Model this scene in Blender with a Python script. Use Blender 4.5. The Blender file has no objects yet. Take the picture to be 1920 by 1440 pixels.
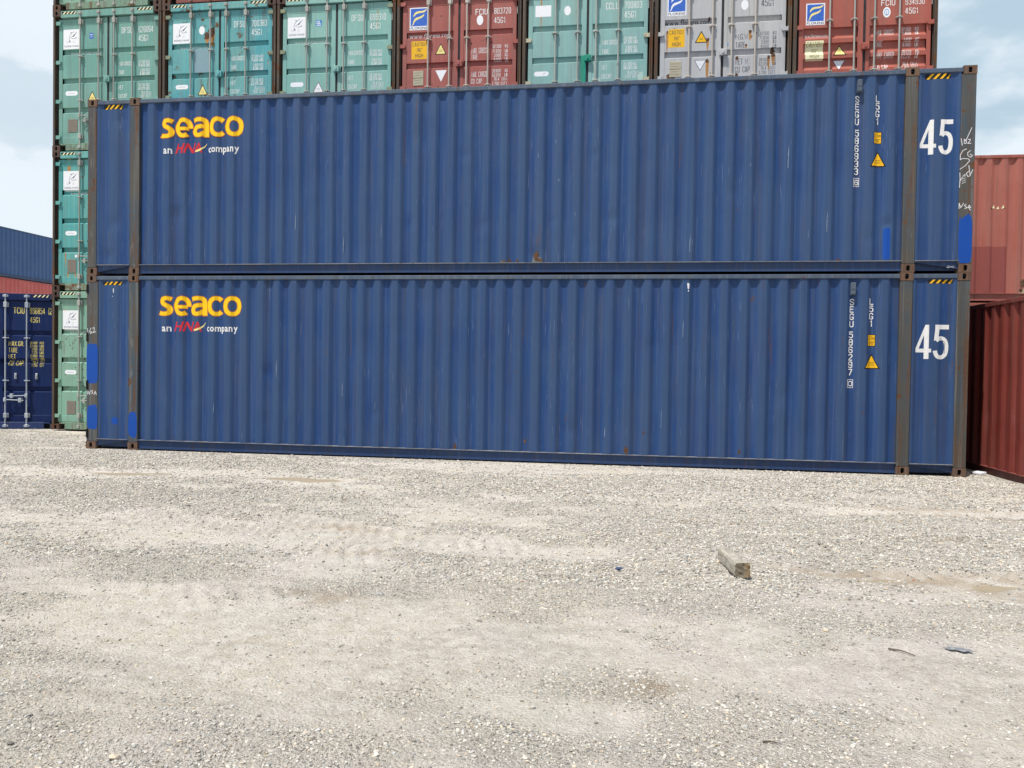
import bpy, bmesh, math, random
import numpy as np
from mathutils import Matrix, Vector

R = math.radians
random.seed(7)
rng = np.random.default_rng(11)
scene = bpy.context.scene
COL = scene.collection

# ------------------------------------------------------------------ camera
cam_d = bpy.data.cameras.new("camera")
cam = bpy.data.objects.new("camera", cam_d)
COL.objects.link(cam)
YAW, PITCH, ROLL = R(8.33668531), R(-1.12980875), R(0.86151307)
_f = Vector((-math.sin(YAW) * math.cos(PITCH), math.cos(YAW) * math.cos(PITCH), math.sin(PITCH)))
_r = Vector((math.cos(YAW), math.sin(YAW), 0))
_u = _r.cross(_f)
_r2 = math.cos(ROLL) * _r + math.sin(ROLL) * _u
_u2 = -math.sin(ROLL) * _r + math.cos(ROLL) * _u
m3 = Matrix((_r2, _u2, -_f)).transposed()
cam.matrix_world = Matrix.Translation((8.9143, -11.7215, 1.4346)) @ m3.to_4x4()
cam_d.sensor_width = 36
cam_d.lens = 1446.35 / 1920 * 36
cam_d.clip_end = 2000
scene.camera = cam

# ------------------------------------------------------------------ sky, sun, exposure
SUN_EL, SUN_AZ = R(66.5), R(36)          # azimuth to the left of straight behind the camera
sdir = Vector((-math.sin(SUN_AZ) * math.cos(SUN_EL), -math.cos(SUN_AZ) * math.cos(SUN_EL), math.sin(SUN_EL)))
world = bpy.data.worlds.new("World")
scene.world = world
world.use_nodes = True
wn = world.node_tree
wn.nodes.clear()
w_out = wn.nodes.new("ShaderNodeOutputWorld")
w_bg = wn.nodes.new("ShaderNodeBackground")
w_bg.inputs[1].default_value = 0.10
sky = wn.nodes.new("ShaderNodeTexSky")
sky.sky_type = 'NISHITA'
sky.sun_disc = False
sky.sun_elevation = SUN_EL
sky.sun_rotation = math.atan2(sdir.x, sdir.y)
sky.dust_density = 2.0
w_tc = wn.nodes.new("ShaderNodeTexCoord")
w_map = wn.nodes.new("ShaderNodeMapping")
w_map.inputs['Scale'].default_value = (1.0, 1.0, 2.2)
w_map.inputs['Location'].default_value = (5.3, 1.9, 0.75)
wn.links.new(w_tc.outputs['Generated'], w_map.inputs[0])
w_n = wn.nodes.new("ShaderNodeTexNoise")
w_n.inputs['Scale'].default_value = 3.6
w_n.inputs['Detail'].default_value = 7
w_n.inputs['Roughness'].default_value = 0.55
wn.links.new(w_map.outputs[0], w_n.inputs[0])
w_r = wn.nodes.new("ShaderNodeValToRGB")
w_r.color_ramp.elements[0].position = 0.36
w_r.color_ramp.elements[0].color = (0.86, 0.86, 0.86, 1)
w_r.color_ramp.elements[1].position = 0.66
w_r.color_ramp.elements[1].color = (0.97, 0.97, 0.97, 1)
wn.links.new(w_n.outputs[0], w_r.inputs[0])
w_mix = wn.nodes.new("ShaderNodeMix")
w_mix.data_type = 'RGBA'
w_sep = wn.nodes.new("ShaderNodeSeparateXYZ")
wn.links.new(w_tc.outputs['Generated'], w_sep.inputs[0])
def w_range(src, a, b, c, d):
    n = wn.nodes.new("ShaderNodeMapRange"); n.interpolation_type = 'SMOOTHSTEP'
    for k, v in ((1, a), (2, b), (3, c), (4, d)): n.inputs[k].default_value = v
    wn.links.new(src, n.inputs[0]); return n.outputs[0]
def w_mul(a, b):
    n = wn.nodes.new("ShaderNodeMath"); n.operation = 'MULTIPLY'
    wn.links.new(a, n.inputs[0]); wn.links.new(b, n.inputs[1]); return n.outputs[0]
# cloud bank shaped toward the far side to limit fill light on front walls
w_bank = w_mul(w_range(w_sep.outputs['Y'], -0.3, 0.55, 0.18, 1.0), w_range(w_sep.outputs['Z'], 0.45, 0.85, 1.0, 0.25))
wn.links.new(w_mul(w_r.outputs[0], w_bank), w_mix.inputs[0])
wn.links.new(sky.outputs[0], w_mix.inputs[6])
w_cl = wn.nodes.new("ShaderNodeMix")
w_cl.data_type = 'RGBA'
w_cl.inputs[6].default_value = (4.9, 6.4, 7.5, 1)
w_cl.inputs[7].default_value = (8.1, 8.9, 9.5, 1)
w_add = wn.nodes.new("ShaderNodeMath"); w_add.operation = 'ADD'; w_add.use_clamp = True
wn.links.new(w_range(w_n.outputs[0], 0.45, 0.60, 0.0, 1.0), w_add.inputs[0])
wn.links.new(w_range(w_sep.outputs['X'], 0.35, -0.70, 0.0, 0.58), w_add.inputs[1])
wn.links.new(w_add.outputs[0], w_cl.inputs[0])
wn.links.new(w_cl.outputs[2], w_mix.inputs[7])
wn.links.new(w_mix.outputs[2], w_bg.inputs[0])
wn.links.new(w_bg.outputs[0], w_out.inputs[0])

sun_d = bpy.data.lights.new("sun", 'SUN')
sun_d.energy = 4.4
sun_d.angle = R(0.6)
sun_d.color = (1.0, 0.97, 0.925)
sun = bpy.data.objects.new("sun", sun_d)
sun.rotation_euler = sdir.to_track_quat('Z', 'Y').to_euler()
sun.location = (0, -10, 30)
COL.objects.link(sun)
scene.view_settings.view_transform = 'Standard'
scene.view_settings.look = 'None'
scene.view_settings.exposure = 0.10
scene.view_settings.gamma = 1.0

# ------------------------------------------------------------------ node helpers
def new_mat(name):
    m = bpy.data.materials.new(name)
    m.use_nodes = True
    nt = m.node_tree
    nt.nodes.clear()
    out = nt.nodes.new("ShaderNodeOutputMaterial")
    b = nt.nodes.new("ShaderNodeBsdfPrincipled")
    nt.links.new(b.outputs[0], out.inputs[0])
    return m, nt, b

def rgba(c):
    return (c[0], c[1], c[2], 1)

def ramp(nt, src, p0, p1, c0=0.0, c1=1.0):
    r = nt.nodes.new("ShaderNodeMapRange")
    r.inputs[1].default_value = p0
    r.inputs[2].default_value = p1
    r.inputs[3].default_value = c0
    r.inputs[4].default_value = c1
    nt.links.new(src, r.inputs[0])
    return r.outputs[0]

def noise(nt, vec, scale, detail=3, rough=0.55, sc=None, dist=0.0):
    if sc is not None:
        mp = nt.nodes.new("ShaderNodeMapping")
        mp.inputs['Scale'].default_value = sc
        nt.links.new(vec, mp.inputs[0])
        vec = mp.outputs[0]
    n = nt.nodes.new("ShaderNodeTexNoise")
    n.inputs['Scale'].default_value = scale
    n.inputs['Detail'].default_value = detail
    n.inputs['Roughness'].default_value = rough
    n.inputs['Distortion'].default_value = dist
    nt.links.new(vec, n.inputs[0])
    return n.outputs[0]

def mix(nt, fac, a, b):
    m = nt.nodes.new("ShaderNodeMix")
    m.data_type = 'RGBA'
    for v, i in ((fac, 0), (a, 6), (b, 7)):
        if isinstance(v, (int, float)):
            m.inputs[i].default_value = v
        elif isinstance(v, tuple):
            m.inputs[i].default_value = rgba(v)
        else:
            nt.links.new(v, m.inputs[i])
    return m.outputs[2]

def mth(nt, op, a, b=None):
    m = nt.nodes.new("ShaderNodeMath")
    m.operation = op
    for v, i in ((a, 0), (b, 1)):
        if v is None:
            continue
        if isinstance(v, (int, float)):
            m.inputs[i].default_value = v
        else:
            nt.links.new(v, m.inputs[i])
    return m.outputs[0]

def coords(nt, rand=True):
    tc = nt.nodes.new("ShaderNodeTexCoord")
    if not rand:
        return tc.outputs['Object']
    oi = nt.nodes.new("ShaderNodeObjectInfo")
    s = mth(nt, 'MULTIPLY', oi.outputs['Random'], 61.0)
    va = nt.nodes.new("ShaderNodeVectorMath")
    va.operation = 'ADD'
    nt.links.new(tc.outputs['Object'], va.inputs[0])
    nt.links.new(s, va.inputs[1])
    return va.outputs[0]

RUST = (0.105, 0.042, 0.018)
def paint(name, base, fade=None, rust=0.3, dirt=0.3, scratch=0.4, rough=0.5, drip=0.3, bump=0.25, spec=0.35, ribwear=None):
    m, nt, b = new_mat(name)
    v = coords(nt)
    fade = fade or tuple(min(1, c * 1.25 + 0.02) for c in base)
    n1 = noise(nt, v, 0.9, 4, 0.6)
    col = mix(nt, ramp(nt, n1, 0.38, 0.62), base, fade)
    # vertical weathering streaks
    n2 = noise(nt, v, 1.0, 5, 0.65, sc=(11, 11, 0.55))
    gray = sum(base) / 3
    dcol = (gray * 0.55 + 0.035, gray * 0.52 + 0.03, gray * 0.45 + 0.022)
    col = mix(nt, ramp(nt, n2, 0.46, 0.64, 0, dirt), col, dcol)
    n2b = noise(nt, v, 1.0, 3, 0.5, sc=(23, 23, 0.4))
    lcol = tuple(min(1, c * 1.1 + 0.06) for c in fade)
    col = mix(nt, ramp(nt, n2b, 0.52, 0.70, 0, dirt * 0.9), col, lcol)
    if ribwear:     # ribs stand proud and are rubbed duller than the hollows between them
        at = nt.nodes.new("ShaderNodeAttribute"); at.attribute_name = 'rib'
        rw = mth(nt, 'MULTIPLY', at.outputs['Fac'], ramp(nt, noise(nt, v, 1.0, 4, 0.6, sc=(14, 14, 0.35)), 0.38, 0.60, 0.45, 0.95))
        col = mix(nt, rw, col, ribwear)
    # pale scratches and chips
    n5 = noise(nt, v, 1.0, 2, 0.5, sc=(75, 75, 2.6))
    sc_ = mth(nt, 'MULTIPLY', ramp(nt, n5, 0.665, 0.70, 0, scratch), ramp(nt, noise(nt, v, 1.3, 2), 0.45, 0.6))
    col = mix(nt, sc_, col, tuple(min(1, c * 0.9 + 0.16) for c in fade))
    # rust patches with drips
    thr = 0.70 - 0.24 * rust
    n3 = noise(nt, v, 3.2, 9, 0.68)
    r1 = ramp(nt, n3, thr, thr + 0.05)
    n4 = noise(nt, v, 1.0, 6, 0.6, sc=(13, 13, 0.8))
    thr2 = 0.66 - 0.22 * drip
    r2 = ramp(nt, n4, thr2, thr2 + 0.12, 0, 0.75)
    n6 = noise(nt, v, 38, 3, 0.6)
    thr3 = 0.75 - 0.12 * rust
    r3 = ramp(nt, n6, thr3, thr3 + 0.03, 0, 0.9)
    rr = mth(nt, 'MAXIMUM', mth(nt, 'MAXIMUM', r1, r2), r3)
    rcol = mix(nt, noise(nt, v, 25, 4), (0.05, 0.022, 0.012), (0.20, 0.09, 0.035))
    col = mix(nt, rr, col, rcol)
    nt.links.new(col, b.inputs['Base Color'])
    ro = mth(nt, 'ADD', ramp(nt, noise(nt, v, 6, 4), 0.3, 0.7, rough - 0.08, rough + 0.12), mth(nt, 'MULTIPLY', rr, 0.3))
    nt.links.new(ro, b.inputs['Roughness'])
    b.inputs['Specular IOR Level'].default_value = spec
    bp = nt.nodes.new("ShaderNodeBump")
    bp.inputs['Strength'].default_value = bump
    bp.inputs['Distance'].default_value = 0.02
    h = mth(nt, 'ADD', noise(nt, v, 2.2, 3), mth(nt, 'MULTIPLY', rr, -0.06))
    nt.links.new(h, bp.inputs['Height'])
    nt.links.new(bp.outputs[0], b.inputs['Normal'])
    return m

def flat_mat(name, c, rough=0.6, wear=0.12, wcol=None, spec=0.3, metallic=0.0, wscale=14):
    m, nt, b = new_mat(name)
    v = coords(nt)
    n = noise(nt, v, wscale, 6, 0.65)
    wcol = wcol or tuple(x * 0.6 + 0.02 for x in c)
    col = mix(nt, ramp(nt, n, 0.5, 0.7, 0, wear * 2), c, wcol)
    nt.links.new(col, b.inputs['Base Color'])
    b.inputs['Roughness'].default_value = rough
    b.inputs['Specular IOR Level'].default_value = spec
    b.inputs['Metallic'].default_value = metallic
    return m

M = {}
M['white'] = flat_mat('white_paint', (0.80, 0.80, 0.78), wear=0.15)
M['decal_white'] = flat_mat('white_film', (0.86, 0.87, 0.88), wear=0.05)
M['offwhite'] = flat_mat('aged_white_paint', (0.66, 0.66, 0.63), wear=0.25)
M['chalk'] = flat_mat('chalk', (0.75, 0.76, 0.78), wear=0.3, rough=0.9)
M['faint'] = flat_mat('faded_print', (0.50, 0.58, 0.62), wear=0.2)
M['ink'] = flat_mat('dark_print', (0.035, 0.045, 0.07), wear=0.1)
M['logo_ink'] = flat_mat('slate_print', (0.10, 0.13, 0.21), wear=0.2)
M['inkfade'] = flat_mat('faded_dark_print', (0.22, 0.20, 0.10), wear=0.1)
M['black'] = flat_mat('black_paint', (0.012, 0.012, 0.013), wear=0.2)
M['yellow'] = flat_mat('yellow_film', (0.86, 0.48, 0.012), wear=0.12, wcol=(0.62, 0.36, 0.03))
M['paleyellow'] = flat_mat('faded_yellow_film', (0.88, 0.74, 0.27), wear=0.12)
M['cream'] = flat_mat('cream_film', (0.85, 0.80, 0.50), wear=0.12)
M['logo_yellow'] = flat_mat('yellow_lettering', (0.96, 0.58, 0.010), wear=0.06, wcol=(0.86, 0.50, 0.02))
M['logo_edge'] = flat_mat('orange_outline', (0.55, 0.17, 0.02), wear=0.1)
M['red'] = flat_mat('red_lettering', (0.62, 0.022, 0.035), wear=0.12)
M['blue_label'] = flat_mat('blue_film', (0.035, 0.13, 0.52), wear=0.2, wcol=(0.10, 0.25, 0.62))
M['sky_label'] = flat_mat('light_blue_film', (0.06, 0.24, 0.55), wear=0.1)
M['touchup'] = flat_mat('bright_blue_touch_up', (0.006, 0.070, 0.36), wear=0.12, wcol=(0.03, 0.08, 0.28), rough=0.45, wscale=5)
M['yellow_letters'] = flat_mat('yellow_stencil', (0.90, 0.76, 0.20), wear=0.25)
M['green_bar'] = paint('green_repair', (0.005, 0.26, 0.17), rust=0.05, dirt=0.15)
M['plate'] = flat_mat('brown_data_plate', (0.22, 0.19, 0.16), wear=0.3, rough=0.7)
M['plate_cream'] = flat_mat('cream_data_plate', (0.46, 0.42, 0.30), wear=0.25)
M['rubber'] = flat_mat('grey_gasket', (0.026, 0.027, 0.032), wear=0.3, wcol=(0.07, 0.06, 0.05), rough=0.8)
M['rustblob'] = flat_mat('bare_rust', (0.10, 0.050, 0.028), wear=0.5, wcol=(0.24, 0.17, 0.11), rough=0.9, wscale=24)
M['scuff'] = flat_mat('grey_scuff', (0.15, 0.17, 0.17), wear=0.5, wcol=(0.10, 0.14, 0.20), rough=0.8, wscale=18)
M['scratch'] = flat_mat('pale_scratch', (0.22, 0.27, 0.35), wear=0.5, wcol=(0.10, 0.16, 0.29), rough=0.6, wscale=9)
M['rustdrip'] = flat_mat('rust_run', (0.42, 0.21, 0.07), wear=0.3, wcol=(0.55, 0.36, 0.17), rough=0.9)
M['hole'] = flat_mat('painted_cavity_shade', (0.012, 0.010, 0.009), wear=0.3, rough=0.95)  # near-black backing puts the inner shade of holes and slots into colour
M['casting'] = paint('rusty_casting', (0.105, 0.062, 0.042), (0.17, 0.10, 0.065), rust=0.55, dirt=0.5, drip=0.5, rough=0.8, scratch=0.6)
M['casting_dark'] = paint('dark_rusty_casting', (0.065, 0.036, 0.027), (0.10, 0.06, 0.045), rust=0.6, dirt=0.4, rough=0.8)
M['blue'] = paint('navy_blue_paint', (0.018, 0.057, 0.178), (0.027, 0.071, 0.188), rust=0.06, dirt=0.30, drip=0.05, scratch=0.45, rough=0.45, bump=0.35, ribwear=(0.050, 0.093, 0.186), spec=0.22)
M['blue_low'] = paint('weathered_blue_paint', (0.017, 0.056, 0.180), (0.028, 0.072, 0.190), rust=0.08, dirt=0.34, drip=0.06, scratch=0.5, rough=0.46, bump=0.35, ribwear=(0.047, 0.088, 0.178), spec=0.2)
M['blue_rail'] = paint('scuffed_blue_grey', (0.055, 0.090, 0.150), (0.095, 0.125, 0.170), rust=0.22, dirt=0.4, drip=0.12, scratch=0.7, rough=0.55)
M['blue_base'] = paint('shade_darkened_blue_rail', (0.020, 0.052, 0.145), (0.032, 0.066, 0.16), rust=0.12, dirt=0.3, drip=0.08, rough=0.5)  # darker than the wall paint, with shade under the ledge put into colour
M['blue_post'] = paint('worn_grey_blue_post', (0.052, 0.078, 0.102), (0.092, 0.090, 0.080), rust=0.46, dirt=0.9, drip=0.62, scratch=1.2, rough=0.6)
M['ledge'] = paint('worn_sunlit_ledge', (0.14, 0.16, 0.20), (0.28, 0.28, 0.28), rust=0.3, dirt=0.4, rough=0.6)  # pale from wear, and the sunlit bright line is put into the colour
M['galv'] = paint('pale_grey_bar', (0.33, 0.35, 0.31), (0.42, 0.42, 0.375), rust=0.2, dirt=0.25, drip=0.1, rough=0.45)
M['galv_cream'] = paint('cream_bar', (0.46, 0.41, 0.345), (0.55, 0.50, 0.43), rust=0.2, dirt=0.25, drip=0.1, rough=0.45)
M['zinc'] = paint('zinc_bar', (0.34, 0.39, 0.46), (0.46, 0.50, 0.55), rust=0.02, dirt=0.2, drip=0.0, rough=0.4)

# ------------------------------------------------------------------ mesh helpers
class MB:
    def __init__(s):
        s.v, s.f, s.mi, s.sm = [], [], [], []
    def add(s, vs, fs, mi=0, smooth=False):
        o = len(s.v)
        s.v += [tuple(p) for p in vs]
        for f in fs:
            s.f.append(tuple(i + o for i in f)); s.mi.append(mi); s.sm.append(smooth)
        return s
    def box(s, x0, x1, y0, y1, z0, z1, mi=0):
        return s.add([(x0, y0, z0), (x1, y0, z0), (x1, y1, z0), (x0, y1, z0), (x0, y0, z1), (x1, y0, z1), (x1, y1, z1), (x0, y1, z1)],
                     [(0, 3, 2, 1), (4, 5, 6, 7), (0, 1, 5, 4), (1, 2, 6, 5), (2, 3, 7, 6), (3, 0, 4, 7)], mi)
    def cbox(s, x0, x1, y0, y1, z0, z1, c=0.006, mi=0):
        """box with chamfered edges"""
        vs = []
        for sx, xx in ((1, x0), (-1, x1)):
            for sy, yy in ((1, y0), (-1, y1)):
                for sz, zz in ((1, z0), (-1, z1)):
                    vs += [(xx, yy + sy * c, zz + sz * c), (xx + sx * c, yy, zz + sz * c), (xx + sx * c, yy + sy * c, zz)]
        bm = bmesh.new()
        for p in vs: bm.verts.new(p)
        bmesh.ops.convex_hull(bm, input=list(bm.verts))
        bmesh.ops.dissolve_limit(bm, angle_limit=0.01, verts=list(bm.verts), edges=list(bm.edges))
        bm.normal_update(); bm.verts.index_update()
        s.add([v.co[:] for v in bm.verts], [tuple(v.index for v in f.verts) for f in bm.faces], mi)
        bm.free()
        return s
    def cyl(s, a, b, r, n=10, mi=0, r2=None):
        a, b = Vector(a), Vector(b)
        d = (b - a).normalized()
        q = d.to_track_quat('Z', 'Y')
        r2 = r if r2 is None else r2
        vs = []
        for c, rad in ((a, r), (b, r2)):
            for i in range(n):
                t = 2 * math.pi * i / n
                vs.append(c + q @ Vector((rad * math.cos(t), rad * math.sin(t), 0)))
        o = len(s.v)
        s.add(vs, [(i, (i + 1) % n, n + (i + 1) % n, n + i) for i in range(n)], mi, True)
        s.add(vs[:n], [tuple(reversed(range(n)))], mi)
        s.add(vs[n:], [tuple(range(n))], mi)
        return s
    def prism(s, pts, y0, y1, mi=0):
        """polygon in xz (CCW seen from -Y) extruded from y0 (front) to y1 (back)"""
        n = len(pts)
        vs = [(x, y0, z) for x, z in pts] + [(x, y1, z) for x, z in pts]
        fs = [tuple(range(n)), tuple(reversed(range(n, 2 * n)))]
        fs += [(i, i + n, (i + 1) % n + n, (i + 1) % n) for i in range(n)]
        return s.add(vs, fs, mi)
    def build(s, name, mats, parent=None, bevel=0.0):
        me = bpy.data.meshes.new(name)
        me.from_pydata(s.v, [], s.f)
        if not isinstance(mats, (list, tuple)): mats = [mats]
        for m in mats: me.materials.append(m)
        me.polygons.foreach_set('material_index', s.mi)
        me.polygons.foreach_set('use_smooth', s.sm)
        if getattr(s, 'rib', None) is not None:
            at = me.attributes.new('rib', 'FLOAT', 'POINT'); at.data.foreach_set('value', s.rib.astype(np.float32))
        me.update()
        o = bpy.data.objects.new(name, me)
        COL.objects.link(o)
        if parent is not None: o.parent = parent
        if bevel:
            bv = o.modifiers.new('bevel', 'BEVEL'); bv.width = bevel; bv.segments = 2; bv.limit_method = 'ANGLE'
        return o

def thing(name, label, cat, loc=(0, 0, 0), rz=0.0, group=None):
    o = bpy.data.objects.new(name, None)
    o.empty_display_size = 0.2
    COL.objects.link(o)
    o.location = loc; o.rotation_euler = (0, 0, rz)
    o['label'] = label; o['category'] = cat
    if group: o['group'] = group
    return o

# ------------------------------------------------------------------ lettering (glyph outlines from the built-in typeface)
CHARS = "ABCDEFGHIKLMNOPRSTUWXabcdefghijklmnopqrstuvwxyz0123456789.,'\"/"
GLY = {}
def load_glyphs():
    tmp = []
    for bold in (0, 1, 2):
        for ch in CHARS:
            cu = bpy.data.curves.new('glyph', 'FONT')
            cu.body = ch; cu.size = 1.0
            cu.resolution_u = 5 if bold == 2 else 2
            cu.offset = (0.016, 0.020, 0.020)[bold]
            cu.fill_mode = 'FRONT'
            o = bpy.data.objects.new('glyph', cu); COL.objects.link(o)
            tmp.append((ch, bold, o))
    dg = bpy.context.evaluated_depsgraph_get()
    for ch, bold, o in tmp:
        me = bpy.data.meshes.new_from_object(o.evaluated_get(dg))
        v = np.array([p.co[:2] for p in me.vertices]) if len(me.vertices) else np.zeros((0, 2))
        fs = []
        for p in me.polygons:
            idx = list(p.vertices)
            if p.normal.z < 0: idx.reverse()
            fs.append(tuple(idx))
        GLY[(ch, bold)] = (v, fs)
        bpy.data.meshes.remove(me)
    for ch, bold, o in tmp:
        cu = o.data
        bpy.data.objects.remove(o); bpy.data.curves.remove(cu)
load_glyphs()

def text2d(s, bold=0, gap=0.09, mono=0.0):
    """2-D outline of a string: verts Nx2, faces"""
    V, F, x = [], [], 0.0
    for ch in s:
        if ch == ' ':
            x += 0.32; continue
        v, fs = GLY[(ch, bold)]
        w = v[:, 0].max() - v[:, 0].min()
        lead = max(0.0, (mono - w) / 2)
        q = v.copy(); q[:, 0] += x + lead - v[:, 0].min()
        o = sum(len(a) for a in V)
        V.append(q); F += [tuple(i + o for i in f) for f in fs]
        x += max(w, mono) + gap
    return np.concatenate(V), F

# condensed stencil-style capitals and figures drawn as pen strokes in a unit cell
c_, d_ = 0.26, 0.12
SF = {
 '0': [('o', [(c_, 0), (1 - c_, 0), (1, d_), (1, 1 - d_), (1 - c_, 1), (c_, 1), (0, 1 - d_), (0, d_)])],
 '1': [('', [(0.0, .82), (.75, 1), (.75, 0)])],
 '2': [('', [(0, .80), (0, 1 - d_), (c_, 1), (1 - c_, 1), (1, 1 - d_), (1, .64), (0, .08), (0, 0), (1, 0)])],
 '3': [('', [(0, .84), (0, 1 - d_), (c_, 1), (1 - c_, 1), (1, 1 - d_), (1, .62), (1 - c_, .53), (.40, .53)]), ('', [(1 - c_, .53), (1, .43), (1, d_), (1 - c_, 0), (c_, 0), (0, d_), (0, .16)])],
 '4': [('', [(.72, 0), (.72, 1)]), ('', [(.60, 1), (0, .30), (0, .26), (1.05, .26)])],
 '5': [('', [(1, 1), (.06, 1), (.02, .56), (c_, .64), (1 - c_, .64), (1, .52), (1, d_), (1 - c_, 0), (c_, 0), (0, d_), (0, .17)])],
 '6': [('', [(1, .79), (1, 1 - d_), (1 - c_, 1), (c_, 1), (0, 1 - d_), (0, d_), (c_, 0), (1 - c_, 0), (1, d_), (1, .42), (1 - c_, .53), (.12, .53)])],
 '7': [('', [(0, 1), (1, 1), (1, .90), (.35, 0)])],
 '8': [('o', [(c_, .54), (0, .64), (0, 1 - d_), (c_, 1), (1 - c_, 1), (1, 1 - d_), (1, .64), (1 - c_, .54)]), ('o', [(c_, .52), (0, .42), (0, d_), (c_, 0), (1 - c_, 0), (1, d_), (1, .42), (1 - c_, .52)])],
 'A': [('', [(0, 0), (.42, 1), (.58, 1), (1, 0)]), ('', [(.2, .28), (.8, .28)])],
 'C': [('', [(1, .78), (1, 1 - d_), (1 - c_, 1), (c_, 1), (0, 1 - d_), (0, d_), (c_, 0), (1 - c_, 0), (1, d_), (1, .22)])],
 'D': [('o', [(0, 0), (.62, 0), (1, .16), (1, .84), (.62, 1), (0, 1)])],
 'E': [('', [(1, 1), (0, 1), (0, 0), (1, 0)]), ('', [(0, .52), (.85, .52)])],
 'F': [('', [(1, 1), (0, 1), (0, 0)]), ('', [(0, .52), (.85, .52)])],
 'G': [('', [(1, .78), (1, 1 - d_), (1 - c_, 1), (c_, 1), (0, 1 - d_), (0, d_), (c_, 0), (1 - c_, 0), (1, d_), (1, .40), (.60, .40)])],
 'H': [('', [(0, 0), (0, 1)]), ('', [(1, 0), (1, 1)]), ('', [(0, .52), (1, .52)])],
 'I': [('', [(.5, 0), (.5, 1)])],
 'K': [('', [(0, 0), (0, 1)]), ('', [(1, 1), (.12, .48)]), ('', [(.35, .62), (1, 0)])],
 'L': [('', [(0, 1), (0, 0), (1, 0)])],
 'M': [('', [(0, 0), (0, 1), (.5, .32), (1, 1), (1, 0)])],
 'N': [('', [(0, 0), (0, 1), (1, 0), (1, 1)])],
 'P': [('', [(0, 0), (0, 1), (1 - c_, 1), (1, 1 - d_), (1, .58), (1 - c_, .46), (0, .46)])],
 'R': [('', [(0, 0), (0, 1), (1 - c_, 1), (1, 1 - d_), (1, .60), (1 - c_, .49), (0, .49)]), ('', [(.55, .49), (1, 0)])],
 'S': [('', [(1, .78), (1, 1 - d_), (1 - c_, 1), (c_, 1), (0, 1 - d_), (0, .65), (c_, .55), (1 - c_, .46), (1, .36), (1, d_), (1 - c_, 0), (c_, 0), (0, d_), (0, .22)])],
 'T': [('', [(0, 1), (1, 1)]), ('', [(.5, 1), (.5, 0)])],
 'U': [('', [(0, 1), (0, d_), (c_, 0), (1 - c_, 0), (1, d_), (1, 1)])],
 'W': [('', [(0, 1), (.22, 0), (.5, .7), (.78, 0), (1, 1)])],
 'X': [('', [(0, 0), (1, 1)]), ('', [(0, 1), (1, 0)])],
 '.': [('', [(.5, 0), (.5, .04)])],
 '"': [('', [(.1, 1), (.1, .78)]), ('', [(.9, 1), (.9, .78)])],
 "'": [('', [(.5, 1), (.5, .78)])],
 'm': [('', [(0, 0), (0, .62)]), ('', [(0, .50), (.15, .62), (.38, .62), (.5, .50), (.5, 0)]), ('', [(.5, .50), (.65, .62), (.88, .62), (1, .50), (1, 0)])],
}
SF['9'] = [(k, [(1 - u, 1 - v) for u, v in p]) for k, p in SF['6']]
SF['O'] = SF['0']
SFW = {'1': .62, 'I': .25, '.': .22, ' ': .5, 'M': 1.3, 'W': 1.45, '"': .45, "'": .2, 'm': 1.3}

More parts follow.
